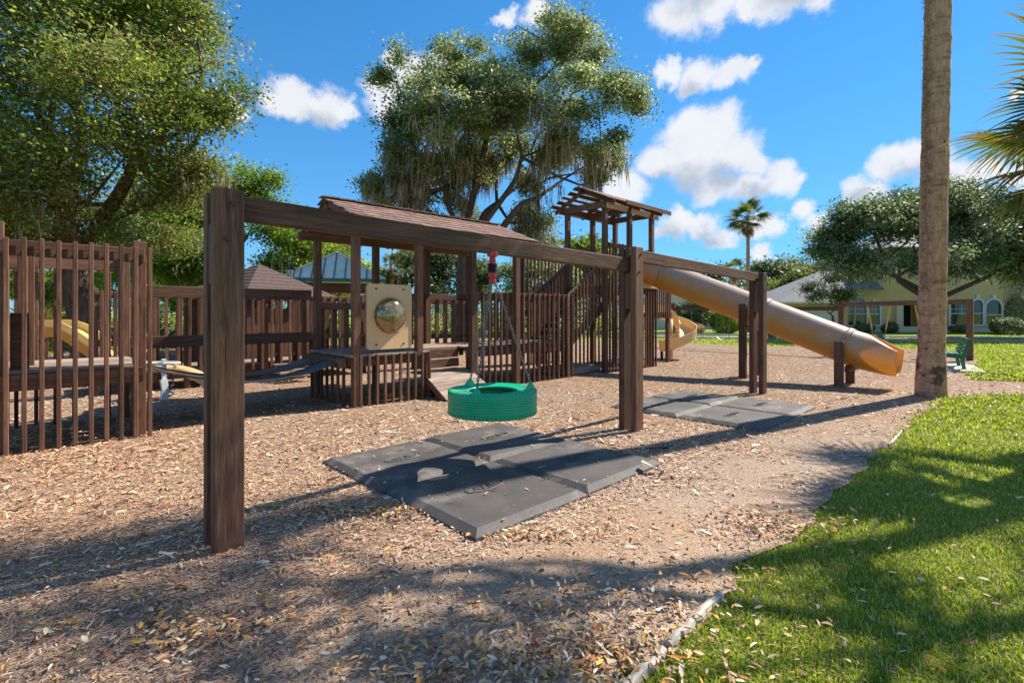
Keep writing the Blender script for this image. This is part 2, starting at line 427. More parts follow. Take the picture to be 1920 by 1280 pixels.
# an upright timber: w = size along X, h = size along Y
def post(name, parent, x, y, z0, z1, wx, wy, mat='wood', bev=.006):
    return timber(name, parent, (x, y, z0), (x, y, z1), wx, wy, mat, bev)
def block(name, parent, c, sx, sy, sz, mat, bev=.004, rz=0):
    return put(name, boxmesh(sx, sy, sz, bev, mat), parent, c, Euler((0, 0, rz)).to_quaternion())

class MB:
    def __init__(s): s.v = []; s.f = []
    def add(s, vs, fs):
        n = len(s.v); s.v += [tuple(p) for p in vs]; s.f += [tuple(i+n for i in f) for f in fs]
    def box(s, c, sx, sy, sz, rz=0):
        cz, sz_ = math.cos(rz), math.sin(rz); vs = []
        for dz in (-.5, .5):
            for dx, dy in ((-.5, -.5), (.5, -.5), (.5, .5), (-.5, .5)):
                x, y = dx*sx, dy*sy
                vs.append((c[0]+cz*x-sz_*y, c[1]+sz_*x+cz*y, c[2]+dz*sz))
        s.add(vs, [(3,2,1,0),(4,5,6,7),(0,1,5,4),(1,2,6,5),(2,3,7,6),(3,0,4,7)])
    def tube(s, pts, rad, seg=8, cap=True, squash=None):
        pts = [Vector(p) for p in pts]; n = len(pts)
        if not hasattr(rad, '__len__'): rad = [rad]*n
        t0 = (pts[1]-pts[0]).normalized()
        ref = Vector((0, 0, 1)) if abs(t0.z) < .9 else Vector((1, 0, 0))
        a = ref.cross(t0).normalized(); vs = []
        for i, p in enumerate(pts):
            t = (pts[min(i+1, n-1)]-pts[max(i-1, 0)]).normalized()
            a = (a - t*a.dot(t)).normalized(); b = t.cross(a)
            for k in range(seg):
                an = 2*math.pi*k/seg
                vs.append(p + a*math.cos(an)*rad[i] + b*math.sin(an)*rad[i])
        fs = []
        for i in range(n-1):
            for k in range(seg):
                k2 = (k+1) % seg
                fs.append((i*seg+k, i*seg+k2, (i+1)*seg+k2, (i+1)*seg+k))
        if cap:
            fs.append(tuple(range(seg))[::-1]); fs.append(tuple((n-1)*seg+k for k in range(seg)))
        s.add(vs, fs)
    def sweep(s, pts, profile, closed=False, up=Vector((0, 0, 1))):
        """profile (side, up) pairs carried along the path."""
        pts = [Vector(p) for p in pts]; n = len(pts); m = len(profile); vs = []
        for i, p in enumerate(pts):
            t = (pts[min(i+1, n-1)]-pts[max(i-1, 0)]).normalized()
            sd_ = t.cross(up).normalized(); u_ = sd_.cross(t)
            pr = profile[i] if isinstance(profile[0], list) else profile
            vs += [p + sd_*a + u_*b for a, b in pr]
        m = len(vs)//n; fs = []
        for i in range(n-1):
            for k in range(m if closed else m-1):
                k2 = (k+1) % m
                fs.append((i*m+k, i*m+k2, (i+1)*m+k2, (i+1)*m+k))
        if closed: fs.append(tuple(range(m))[::-1]); fs.append(tuple((n-1)*m+k for k in range(m)))
        s.add(vs, fs)
    def lathe(s, prof, seg=24, c=(0, 0, 0)):
        vs = []; n = len(prof)
        for k in range(seg):
            an = 2*math.pi*k/seg
            vs += [(c[0]+r*math.cos(an), c[1]+r*math.sin(an), c[2]+z) for r, z in prof]
        fs = []
        for k in range(seg):
            k2 = (k+1) % seg
            for i in range(n-1): fs.append((k*n+i, k2*n+i, k2*n+i+1, k*n+i+1))
        s.add(vs, fs)
    def mesh(s, mat, smooth=False, origin=None):
        me = bpy.data.meshes.new(mat)
        if origin is not None:
            o = Vector(origin); s.v = [tuple(Vector(p)-o) for p in s.v]
        me.from_pydata(s.v, [], s.f); me.materials.append(M[mat])
        bm = bmesh.new(); bm.from_mesh(me); bmesh.ops.recalc_face_normals(bm, faces=bm.faces[:]); bm.to_mesh(me); bm.free()
        if smooth: me.polygons.foreach_set('use_smooth', [True]*len(me.polygons))
        return me
    def build(s, name, mat, parent=None, smooth=False):
        """Vertices in world space (local under a turned thing); the mesh origin goes to their base centre."""
        a = np.array(s.v); o = Vector(((a[:, 0].min()+a[:, 0].max())/2, (a[:, 1].min()+a[:, 1].max())/2, a[:, 2].min()))
        return put(name, s.mesh(mat, smooth, o), parent, o)

def np_mesh(verts, faces, mat, colors=None, smooth=False):
    verts = np.asarray(verts, np.float32); faces = np.asarray(faces, np.int32)
    me = bpy.data.meshes.new(mat)
    me.vertices.add(len(verts)); me.vertices.foreach_set('co', verts.ravel())
    nl = faces.size; k = faces.shape[1]
    me.loops.add(nl); me.loops.foreach_set('vertex_index', faces.ravel())
    me.polygons.add(len(faces)); me.polygons.foreach_set('loop_start', np.arange(0, nl, k, dtype=np.int32))
    if smooth: me.polygons.foreach_set('use_smooth', np.ones(len(faces), bool))
    if colors is not None:
        ca = me.color_attributes.new('Col', 'FLOAT_COLOR', 'POINT')
        c4 = np.ones((len(verts), 4), np.float32); c4[:, :3] = colors
        ca.data.foreach_set('color', c4.ravel())
    me.materials.append(M[mat]); me.update(calc_edges=True); me.validate()
    return me
def npw(xc, zc, z):
    return np.stack([CO*xc+SI*zc, -SI*xc+CO*zc, z], -1)
def unit(a): return a/np.maximum(np.linalg.norm(a, axis=-1, keepdims=True), 1e-9)

def leafcloud(rng, pts, size, cols, asp=.42, flat=.9, droop=.0):
    """one folded leaf per point, 4 corners"""
    n = len(pts)
    a = unit(rng.normal(size=(n, 3)) * np.array([1, 1, .7]) + np.array([0, 0, -droop]))
    nr = unit(rng.normal(size=(n, 3)) + np.array([0, 0, flat]))
    b = unit(np.cross(nr, a)); nn = np.cross(a, b)
    L_ = (size*rng.uniform(.65, 1.35, n))[:, None]; w = L_*asp
    v = np.stack([pts, pts+a*L_*.45+b*w*.5+nn*w*.12, pts+a*L_, pts+a*L_*.45-b*w*.5+nn*w*.12], 1).reshape(-1, 3)
    f = np.arange(4*n).reshape(-1, 4)
    return v, f, np.repeat(cols, 4, 0)

# ------------------------------------------------------------------ ground
def in_poly(x, y, poly):
    ins = np.zeros(len(x), bool); n = len(poly); j = n-1
    for i in range(n):
        xi, yi = poly[i]; xj, yj = poly[j]
        c = ((yi > y) != (yj > y)) & (x < (xj-xi)*(y-yi)/((yj-yi) or 1e-9)+xi)
        ins ^= c; j = i
    return ins
coarse = [(-9, 1.24), (1.2, 1.24), (12.3, 1.26), (13.0, .9), (13.9, .25), (15.0, -1.2), (17.4, -1.5), (16.6, .1), (15.9, 1.1), (17.5, 1.38), (22.6, 1.35),
          (25.5, 2.3), (28.3, 4.4), (27.0, 6.6), (25.0, 8.6), (24.2, 12), (24, 17), (19, 24), (8, 28), (-8, 24), (-15, 12)]
rg = random.Random(3); BED = []
for i, (x, y) in enumerate(coarse):
    x2, y2 = coarse[(i+1) % len(coarse)]; d = math.hypot(x2-x, y2-y); k = max(2, int(d/.22))
    for q in range(k):
        t = q/k; BED.append((x+(x2-x)*t+rg.uniform(-.05, .05), y+(y2-y)*t+rg.gauss(0, .045)))

gm = MB(); S = 900
gm.add([(-S, -S, -.012), (S, -S, -.012), (S, S, -.012), (-S, S, -.012)], [(0, 1, 2, 3)])
o = put('ground', gm.mesh('lawn')); tag(o, 'green lawn running under and around the whole playground', kind='structure')
bm = bmesh.new(); vs = [bm.verts.new((x, y, 0)) for x, y in BED]; bm.faces.new(vs); bmesh.ops.triangulate(bm, faces=bm.faces[:])
me = bpy.data.meshes.new('mulch_bed'); bm.to_mesh(me); bm.free(); me.materials.append(M['mulch'])
o = put('mulch_bed', me); tag(o, 'bed of wood chip mulch under the play equipment', kind='structure')

# mats footprint, kept clear of chips
MATS = [(2.22, 2.70), (3.49, 2.72), (2.20, 3.97), (3.47, 3.99), (7.0, 2.55), (8.2, 2.57), (6.98, 3.76), (8.18, 3.78)]
MSZ = [1.266]*4+[1.196]*4
def on_mat(x, y, pad=-.02):
    m = np.zeros(len(x), bool)
    for (a, b), s in zip(MATS, MSZ): m |= (x > a-pad) & (x < a+s+pad) & (y > b-pad) & (y < b+s+pad)
    return m

rng = np.random.default_rng(11)
def view_scatter(n, z0, z1, power=1.0, margin=.12):
    """points over the ground in the area around the view, thinner with distance"""
    t = rng.uniform(0, 1, n)
    zc = z0*(z1/z0)**t if power == 1 else (z0**(1-power)+t*(z1**(1-power)-z0**(1-power)))**(1/(1-power))
    xc = rng.uniform(-1, 1, n)*(1.02+margin)*zc
    p = npw(xc, zc, np.zeros(n)); return p, zc

def chips():
    n = 560000
    p, zc = view_scatter(n, 1.7, 22)
    k = in_poly(p[:, 0], p[:, 1], BED)
    bare = np.exp(-((p[:, 0]-5.2)/3.6)**4-((p[:, 1]-1.75)/.75)**4)+.75*np.exp(-((p[:, 0]-1.6)/1.1)**2-((p[:, 1]-2.3)/.5)**2)
    bare = bare*(.6+.4*np.sin(p[:, 0]*4.3+1)*np.sin(p[:, 1]*5.1))
    k &= rng.uniform(size=n) > .92*np.clip(bare*1.5, 0, 1)
    om = on_mat(p[:, 0], p[:, 1], -.03); k &= ~(om & (rng.uniform(size=n) > .012))
    p, zc = p[k], zc[k]; n = len(p)
    L_ = rng.lognormal(math.log(.0125), .6, n)*np.clip(zc/3.2, .8, 1.7); w = L_*rng.uniform(.14, .34, n)
    an = rng.uniform(0, 2*math.pi, n); tilt = rng.normal(0, .14, n); roll = rng.normal(0, .25, n)
    a = np.stack([np.cos(an)*np.cos(tilt), np.sin(an)*np.cos(tilt), np.sin(tilt)], 1)
    b0 = np.stack([-np.sin(an), np.cos(an), np.zeros(n)], 1); up = np.cross(a, b0)
    b = b0*np.cos(roll)[:, None]+up*np.sin(roll)[:, None]; nn = np.cross(a, b)
    lift = (np.abs(np.sin(tilt))*L_*.5+np.abs(np.sin(roll))*w*.5+rng.uniform(.001, .007, n))
    c = p.copy(); c[:, 2] = lift+.058*on_mat(p[:, 0], p[:, 1], -.03)
    h = (w*.22)[:, None]; L_ = L_[:, None]*.5; w = w[:, None]*.5
    v = np.stack([c-a*L_-b*w*.8, c+a*L_*.9-b*w*.8+nn*h, c+a*L_+b*w*.6, c-a*L_*.85+b*w+nn*h], 1).reshape(-1, 3)
    f = np.arange(4*n).reshape(-1, 4)
    pal = np.array([(.76, .64, .53), (.64, .50, .39), (.54, .40, .30), (.41, .285, .205), (.25, .155, .11), (.12, .072, .05), (.60, .42, .27), (.48, .27, .15)])
    ci = rng.choice(len(pal), n, p=[.15, .22, .22, .16, .12, .07, .04, .02])
    col = pal[ci]*rng.uniform(.85, 1.15, (n, 1))
    col = col*np.array([1.03, .96, .90])
    # darker brown chips near the first post, more orange ones by the left platform
    near_dark = np.exp(-((p[:, 0]-.9)/1.7)**4-((p[:, 1]-2.55)/1.15)**4)*(.75+.25*np.sin(p[:, 0]*3+p[:, 1]*2))
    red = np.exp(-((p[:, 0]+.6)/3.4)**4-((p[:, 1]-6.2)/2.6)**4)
    col = col*(1-np.clip(near_dark, 0, 1)[:, None]*np.array([.30, .34, .37]))*(1-red[:, None]*np.array([.0, .14, .30]))
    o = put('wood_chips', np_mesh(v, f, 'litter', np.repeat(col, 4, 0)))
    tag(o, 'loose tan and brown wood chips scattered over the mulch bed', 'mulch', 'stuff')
chips()

def litter():
    # dry oak leaves: sparse everywhere, heaped in a few drifts
    P = []
    p, zc = view_scatter(2600, 1.8, 14); P.append(p[in_poly(p[:, 0], p[:, 1], BED) | (rng.uniform(size=len(p)) < .5)])
    for (px, py, sx, sy, n) in [(960, 1240, .42, .12, 620), (1120, 1235, .25, .12, 240), (370, 1195, .22, .10, 150), (700, 960, .55, .10, 420), (1450, 985, .30, .16, 360), (1000, 1005, .35, .07, 180),
                                (1180, 1160, .3, .2, 160), (250, 1180, .4, .1, 110), (1020, 1120, .28, .1, 120), (130, 860, .8, .25, 150), (1290, 1090, .25, .2, 120)]:
        c = G(px, py); q = rng.normal(size=(n, 2))*np.array([sx, sy]); P.append(npw(q[:, 0], q[:, 1], np.zeros(n))+np.array([c.x, c.y, 0]))
    p = np.concatenate(P); p = p[~on_mat(p[:, 0], p[:, 1], .0)]; n = len(p)
    p[:, 2] = rng.uniform(.012, .035, n)
    L_ = rng.uniform(.026, .062, n); w = L_*rng.uniform(.24, .42, n); an = rng.uniform(0, 6.283, n); tl = rng.normal(0, .25, n); rl = rng.normal(0, .4, n)
    a = np.stack([np.cos(an)*np.cos(tl), np.sin(an)*np.cos(tl), np.sin(tl)], 1)
    b0 = np.stack([-np.sin(an), np.cos(an), np.zeros(n)], 1); up = np.cross(a, b0)
    b = b0*np.cos(rl)[:, None]+up*np.sin(rl)[:, None]; nn = np.cross(a, b)
    L_ = L_[:, None]*.5; w = w[:, None]*.5; k = rng.uniform(.1, .8, (n, 1))*w
    p[:, 2] += np.abs(np.sin(tl))*L_[:, 0]+np.abs(np.sin(rl))*w[:, 0]
    v = np.stack([p-a*L_, p-a*L_*.4+b*w+nn*k, p+a*L_*.35+b*w*.9+nn*k, p+a*L_, p+a*L_*.35-b*w*.9+nn*k, p-a*L_*.4-b*w+nn*k], 1).reshape(-1, 3)
    i0 = (np.arange(n)*6)[:, None]
    f = np.concatenate([i0+np.array([[0, 1, 2, 3]]), i0+np.array([[0, 3, 4, 5]])], 1).reshape(-1, 4)
    pal = np.array([(.66, .46, .28), (.55, .33, .16), (.62, .28, .07), (.40, .17, .07), (.72, .60, .42), (.30, .16, .09), (.68, .42, .08)])
    col = pal[rng.choice(len(pal), n, p=[.28, .22, .12, .12, .14, .08, .04])]*rng.uniform(.8, 1.15, (n, 1))
    o = put('fallen_leaves', np_mesh(v, f, 'litter', np.repeat(col, 6, 0)))
    tag(o, 'dry tan and orange fallen oak leaves drifted over the mulch', 'leaves', 'stuff')
litter()

def blades():
    V = []; F = []; Cc = []; base = 0
    p1, z1 = view_scatter(560000, 1.75, 34); k = ~in_poly(p1[:, 0], p1[:, 1]+rng.normal(0, .10, len(p1))*(rng.uniform(size=len(p1)) < .5), BED)
    p1, z1 = p1[k], z1[k]
    # bare thin spots
    th = np.sin(p1[:, 0]*2.1+1.3)*np.sin(p1[:, 1]*2.7+.4)+.5*np.sin(p1[:, 0]*5.3)*np.sin(p1[:, 1]*4.9+2)
    k = rng.uniform(size=len(p1)) < np.clip(.95-.6*(th > .55), 0, 1); p1, z1, th = p1[k], z1[k], th[k]
    # sprigs in the mulch
    sp = []
    for (px, py) in [(480, 1095), (545, 1130), (640, 1110), (640, 1185), (385, 1030), (975, 990), (90, 1180), (60, 1150), (560, 1025), (1350, 830), (500, 820), (320, 1180), (250, 1120)]:
        c = G(px, py); q = rng.normal(0, .03, (14, 2)); sp.append(np.stack([c.x+q[:, 0], c.y+q[:, 1], np.zeros(14)], 1))
    sp = np.concatenate(sp); p = np.concatenate([p1, sp]); z = np.concatenate([z1, np.full(len(sp), 3.)]); n = len(p)
    p[:, 2] = -.012
    hgt = rng.uniform(.020, .052, n)*np.clip(z/5.5, .8, 1.7); wd = hgt*rng.uniform(.06, .10, n)*np.clip(z/4, 1, 3.2)
    an = rng.uniform(0, 6.283, n); lean = rng.uniform(.15, 1.15, n)
    d = np.stack([np.cos(an), np.sin(an), np.zeros(n)], 1); s = np.stack([-np.sin(an), np.cos(an), np.zeros(n)], 1)
    upv = np.array([0, 0, 1.])
    m = p+d*(hgt*lean*.35)[:, None]+upv*(hgt*.62)[:, None]; t = p+d*(hgt*lean)[:, None]+upv*(hgt*(1.05-.35*lean))[:, None]
    w = wd[:, None]
    v = np.stack([p-s*w, p+s*w, m+s*w*.85, m-s*w*.85, t], 1).reshape(-1, 3)
    i0 = (np.arange(n)*5)[:, None]
    f3 = np.concatenate([i0+np.array([[0, 1, 2]]), i0+np.array([[0, 2, 3]]), i0+np.array([[3, 2, 4]])], 1).reshape(-1, 3)
    pal = np.array([(.21, .28, .03), (.30, .38, .04), (.40, .46, .05), (.13, .19, .025), (.50, .48, .13), (.55, .45, .23)])
    col = pal[rng.choice(len(pal), n, p=[.22, .26, .19, .10, .13, .10])]*rng.uniform(.8, 1.2, (n, 1))
    o = put('lawn_grass', np_mesh(v, f3, 'blade', np.repeat(col, 5, 0)))
    tag(o, 'green grass blades of the lawn beside the mulch bed', 'grass', 'stuff')
blades()

# street, kerb and driveway beyond the playground
def strip(name, a, b, width, z, mat, label):
    a, b = Vector(a), Vector(b); d = (b-a).normalized(); s = Vector((-d.y, d.x, 0))*width/2
    m = MB(); m.add([a-s+Vector((0, 0, z)), b-s+Vector((0, 0, z)), b+s+Vector((0, 0, z)), a+s+Vector((0, 0, z))], [(0, 1, 2, 3)])
    o = put(name, m.mesh(mat)); tag(o, label, kind='structure'); return o
ra, rb = W(-70, 53), W(70, 18.3)
strip('street', ra, rb, 4.2, .004, 'asphalt', 'grey asphalt street beyond the playground lawn')
dd = (rb-ra).normalized(); nn_ = Vector((-dd.y, dd.x, 0))
for sgn, lab in ((-1, 'pale concrete kerb on the playground side of the street'), (1, 'pale concrete kerb on the house side of the street')):
    m = MB(); c = (ra+rb)/2+nn_*sgn*2.2; m.box((c.x, c.y, .04), (rb-ra).length, .25, .11, math.atan2(dd.y, dd.x))
    o = m.build('kerb', 'concrete'); tag(o, lab, kind='structure')

# grey weathered edging timbers between mulch and lawn
def edging(u0, u1, v0, v1, lab, r=.035):
    n = 14; m = MB(); q = random.Random(int(u0*100))
    pts = []; rad = []
    for i in range(n):
        t = i/(n-1); pts.append((u0+(u1-u0)*t, v0+(v1-v0)*t+q.gauss(0, .004), .012+q.gauss(0, .003))); rad.append(r*q.uniform(.85, 1.12))
    m.tube(pts, rad, 8); o = m.build('edging_timber', 'greywood', smooth=False)
    tag(o, lab, 'edging', group='edging timbers along the lawn')
edging(2.18, 2.80, 1.22, 1.24, 'split grey edging timber near the lawn corner, nearest the camera but one', .024)
edging(1.55, 2.13, 1.20, 1.215, 'short grey edging timber at the very bottom of the picture', .026)
edging(7.4, 8.35, 1.25, 1.27, 'far pale edging timber at the grass edge toward the palm trunk', .015)

# ------------------------------------------------------------------ tyre swing frame
VF = 3.72; T4, T8 = .09, .185
sf = thing('swing_frame', 'long dark brown timber swing beam on three pairs of posts', 'swing frame', (5.8, VF+.13, 0))
PU = [(.940, 2.43, 1.79), (5.875, 2.475, 1.64), (10.33, 2.37, 1.6)]
for i, (u, h, sp) in enumerate(PU):
    vf = VF+(.02 if i == 0 else -.02)
    post('post', sf, u, vf+T4/2, -.06, h, T8, T4)
    post('post', sf, u-.004, vf+2.5*T4, -.06, h-.012, T8, T4)
    post('spacer', sf, u, vf+1.5*T4, sp, (2.20, 2.13, 2.17)[i], T8-.012, T4-.004)
    for k, z in enumerate((h-.10, h-.34)):
        b = MB(); c = Vector((u+.02*(-1)**k, vf, z)); b.tube([c+Vector((0, -.012, 0)), c+Vector((0, .01, 0))], .016, 10)
        b.build('bolt', 'bolt', sf)
    # a checked crack down the face
vb = VF+1.5*T4
timber('beam', sf, (.86, vb, 2.325), (5.86, vb, 2.236), T4-.006, .172)
timber('beam', sf, (5.80, vb+.001, 2.383), (10.40, vb+.001, 2.28), T4-.006, .165)

# ------------------------------------------------------------------ tyre swing
TU, TV = 3.37, 3.84
ts = thing('tire_swing', 'green tyre swing hanging flat on three chains from the timber beam', 'tire swing', (TU, TV, .58))
prof = []
Rm, zc0, hw = .45, .70, .122
outer = [(-.112, .405), (-.122, .425), (-.112, .443), (-.085, .4505)]
for z in (-.075, -.050, -.025, 0, .025, .05, .075):
    outer += [(z-.009, .452), (z-.0035, .4525), (z-.002, .443), (z+.002, .443), (z+.0035, .4525)]
outer += [(.085, .4505), (.112, .443), (.122, .425), (.112, .405)]
inner = [(.100, .345), (.098, .30), (.108, .268), (.112, .252), (.095, .244), (.088, .262), (.086, .33), (.085, .40), (.05, .43), (-.05, .43), (-.085, .40), (-.086, .33), (-.088, .262), (-.095, .244), (-.112, .252), (-.108, .268), (-.098, .30), (-.1, .345), outer[0]]
m = MB(); m.lathe([(r, z) for z, r in outer+inner], 96, (TU, TV, zc0))
ty = m.build('tire', 'tyre', ts, smooth=True)
m = MB()                                   # tread notches round the upper shoulder
for k in range(72):
    an = 2*math.pi*k/72
    for zz in (.101, -.101):
        m.box((TU+.441*math.cos(an), TV+.441*math.sin(an), zc0+zz), .022, .012, .03, an)
m.build('tread_lug', 'tyre', ty)['kind'] = 'stuff'
piv = Vector((TU, TV, 1.90))
def chain_link_mesh():
    m = MB(); n = 14; ps = []
    for k in range(n+1):
        a = 2*math.pi*k/n; ps.append((.0085*math.cos(a), 0, .011*math.sin(a)+(.010 if math.sin(a) > 0 else -.010)))
    m.tube(ps, .0034, 5, False); return m
for az in (10, 130, 250):
    a = R(az); d = W(math.cos(a), math.sin(a), 0)
    e = Vector((TU, TV, .86))+d*.395
    m = MB()
    bx = Vector((TU, TV, 0))+d*.40; rz = math.atan2(d.y, d.x)
    m.add([bx+Vector((0, 0, z))+Vector((math.cos(rz), math.sin(rz), 0))*x+Vector((-math.sin(rz), math.cos(rz), 0))*y for x, y, z in
           [(-.05, -.05, .80), (.05, -.05, .79), (.05, .05, .79), (-.05, .05, .80), (-.012, -.02, .875), (.012, -.02, .875), (.012, .02, .875), (-.012, .02, .875)]],
          [(3, 2, 1, 0), (4, 5, 6, 7), (0, 1, 5, 4), (1, 2, 6, 5), (2, 3, 7, 6), (3, 0, 4, 7)])
    m.build('bracket', 'tyre', ts)
    top = piv+d*.03; v = e-top; n = int(v.length/.031); x = v.normalized()
    m = MB(); s1 = x.cross(Vector((0, 0, 1))).normalized(); s2 = x.cross(s1)
    for k in range(n):
        c = top+v*((k+.5)/n); sd1 = s1 if k % 2 else s2; n_ = 12; ps = []
        for q in range(n_+1):
            an = 2*math.pi*q/n_; ps.append(c+sd1*.0115*math.cos(an)+x*(.014*math.sin(an)+(.0095 if math.sin(an) > 1e-6 else (-.0095 if math.sin(an) < -1e-6 else 0))))
        m.tube(ps, .0042, 5, False)
    m.build('chain', 'chain', ts, smooth=True)
m = MB(); m.tube([(TU, TV, 2.215), (TU, TV, 2.165), (TU, TV, 2.164), (TU, TV, 2.10), (TU, TV, 2.09)], [.055, .055, .03, .036, .045], 14); m.build('swivel_head', 'red', ts)
m = MB(); m.tube([(TU, TV, 2.0), (TU, TV, 1.96), (TU, TV, 1.955), (TU, TV, 1.90), (TU, TV, 1.885)], [.042, .046, .03, .04, .02], 14); m.build('swivel_plate', 'red', ts)
m = MB(); pp = [(r, z) for i in range(7) for r, z in ((.048, 2.0+i*.0135), (.054, 2.0067+i*.0135))]
m.lathe([(.0, 1.999)]+pp+[(0, 2.0955)], 16, (TU, TV, 0)); m.build('boot', 'black', ts)

# ------------------------------------------------------------------ rubber mats
def mat_mesh(s, q):
    m = MB(); e = .07; n = 9
    zt, zb = .056, .018
    vs = []; idx = {}
    rim = []
    k = 9
    h = s/2
    # bottom rim, lower edge, top edge rings with a little warp
    def ring(hh, z, warp):
        r = []
        for side in range(4):
            for j in range(k):
                t = -1+2*j/k
                x, y = {0: (t, -1), 1: (1, t), 2: (-t, 1), 3: (-1, -t)}[side]
                r.append((x*hh, y*hh, z+warp*(q.gauss(0, .0035)+(.010*abs(t)**3 if warp else 0)*wf[side])))
        return r
    wf = [q.uniform(-.2, 1.1) for _ in range(4)]
    A = ring(h, 0, 0); B = ring(h-.004, zb, .6); Cc = ring(h-e, zt, .12); n4 = 4*k
    m.add(A+B+Cc+[(0, 0, zt-.002)], [tuple((r*n4+i, r*n4+(i+1) % n4, (r+1)*n4+(i+1) % n4, (r+1)*n4+i)) for r in range(2) for i in range(n4)] +
          [(2*n4+i, 2*n4+(i+1) % n4, 3*n4) for i in range(n4)])
    return m.mesh('mat')
def emblem_mesh():
    m = MB(); n = 40; a, b = .21, .085
    for (sa, sb, r) in ((a, b, .009), (a*.90, b*.80, .005)):
        m.tube([(sa*math.cos(2*math.pi*i/n), sb*math.sin(2*math.pi*i/n), 0) for i in range(n+1)], r, 5, False)
    for pts in ([(-.14, -.035), (-.10, .035), (-.075, -.03), (-.10, -.005)], [(-.06, .045), (-.01, .04), (-.05, -.05), (.005, -.045)], [(.02, -.05), (.045, .05), (.075, -.045)], [(.09, .035), (.14, .03), (.10, -.005), (.15, -.03)]):
        m.tube([(x, y, 0) for x, y in pts], .007, 5)
    return m.mesh('mat')
em = emblem_mesh()
mlab = ['grey rubber mat under the tire swing, nearest corner of the near four', 'grey rubber mat under the tire swing, right one of the near four',
        'grey rubber mat under the tire swing, left one of the near four', 'grey rubber mat under the tire swing, rearmost of the near four',
        'grey rubber mat beyond the middle posts, nearest of the far four', 'grey rubber mat beyond the middle posts, right one of the far four',
        'grey rubber mat beyond the middle posts, left one of the far four', 'grey rubber mat beyond the middle posts, rearmost of the far four']
q = random.Random(8)
for i, ((a, b), s) in enumerate(zip(MATS, MSZ)):
    t = thing('rubber_mat', mlab[i], 'mat', (a+s/2, b+s/2, .002), R(q.uniform(-.5, .5)), 'rubber mats under the swings')
    put('pad', mat_mesh(s, q), t)
    put('emblem', em, t, (q.uniform(-.05, .05), .05, .0555))

# ------------------------------------------------------------------ left slatted platform
def slats(parent, u0, u1, step, v, z0, z1, wu=.045, wv=.06, q=random.Random(1)):
    n = int(round((u1-u0)/step))
    for i in range(n+1):
        dz = q.uniform(-.012, .012)
        post('slat', parent, u0+(u1-u0)*i/max(n, 1), v, z0, round(z1, 2), wu, wv).location.z += dz
def slats_v(parent, v0, v1, step, u, z0, z1, wu=.06, wv=.045, q=random.Random(2)):
    n = int(round((v1-v0)/step))
    for i in range(n+1):
        post('slat', parent, u, v0+(v1-v0)*i/max(n, 1), z0, round(z1, 2), wu, wv).location.z += q.uniform(-.012, .012)
def planks_u(parent, u0, u1, v0, v1, z, w=.14, th=.038, mat='deckwood', name='deck_board'):
    n = max(1, int(round((v1-v0)/w))); w = (v1-v0)/n
    for i in range(n):
        timber(name, parent, (u0, v0+(i+.5)*w, z-th/2), (u1, v0+(i+.5)*w, z-th/2), w-.008, th, mat, .004).location.z += random.Random(i).uniform(-.002, .002)

pl = thing('play_platform', 'brown slatted timber play platform at the left edge of the picture', 'play platform', (.3, 8.8, 0))
slats(pl, -.245, 1.065, .146, 7.93, -.03, 2.44)
timber('rail', pl, (-.30, 8.005, 2.33), (1.02, 8.005, 2.33), .05, .18)
timber('rail', pl, (-.30, 9.62, 2.30), (1.02, 9.62, 2.30), .05, .18)
timber('rim_beam', pl, (-.36, 8.0, .795), (1.0, 8.0, .795), .055, .185)
timber('rim_beam', pl, (-.36, 9.66, .795), (1.0, 9.66, .795), .055, .185)
timber('rim_beam', pl, (.985, 8.14, .785), (.985, 9.55, .785), .05, .18)
planks_u(pl, -.9, 1.02, 8.03, 9.63, .93)
for (u, v, h) in ((.975, 8.10, 2.52), (.965, 9.58, 2.42), (-.33, 8.08, 2.62), (-.33, 9.58, 2.45)):
    post('post', pl, u, v, -.05, h, .135, .135)
slats(pl, -.2, .80, .2, 9.72, .0, 2.28, .045, .045)
for z, d in ((1.10, .0), (1.42, .04)):
    block('step_block', pl, (-.14, 8.30+d, z), .16, .30, .34, 'wood')
post('slat', pl, -.12, 8.52, .93, 2.3, .09, .04); post('slat', pl, -.06, 8.75, .93, 2.3, .09, .04)
post('brace', pl, .93, 8.28, 0, .7, .04, .20)

# ------------------------------------------------------------------ rubber belt bridge
br = thing('belt_bridge', 'sagging black rubber belt bridge between two timber platforms', 'bridge', (2.4, 8.8, .5))
for i in range(5):
    v0 = 8.06+i*.30; pts = []
    for k in range(19):
        t = k/18; u = 1.0+2.95*t; z = .90-.03*t-1.30*t*(1-t)*(1+.10*math.sin(i*2.1)); pts.append((u, v0+.13, z))
    m = MB(); m.sweep(pts, [(-.13, -.006), (.13, -.006), (.13, .006), (-.13, .006)], True); b = m.build('belt', 'belt', br)
    for sgn in (-1, 1):
        m = MB(); m.sweep(pts, [(sgn*.118-.009, .0075), (sgn*.118+.009, .0075)], False); m.build('worn_edge', 'belt_edge', b)
timber('handrail', br, (1.04, 9.66, 1.925), (3.83, 9.66, 1.925), .085, .185)
timber('handrail', br, (1.04, 9.66, 1.125), (3.83, 9.66, 1.125), .085, .185)

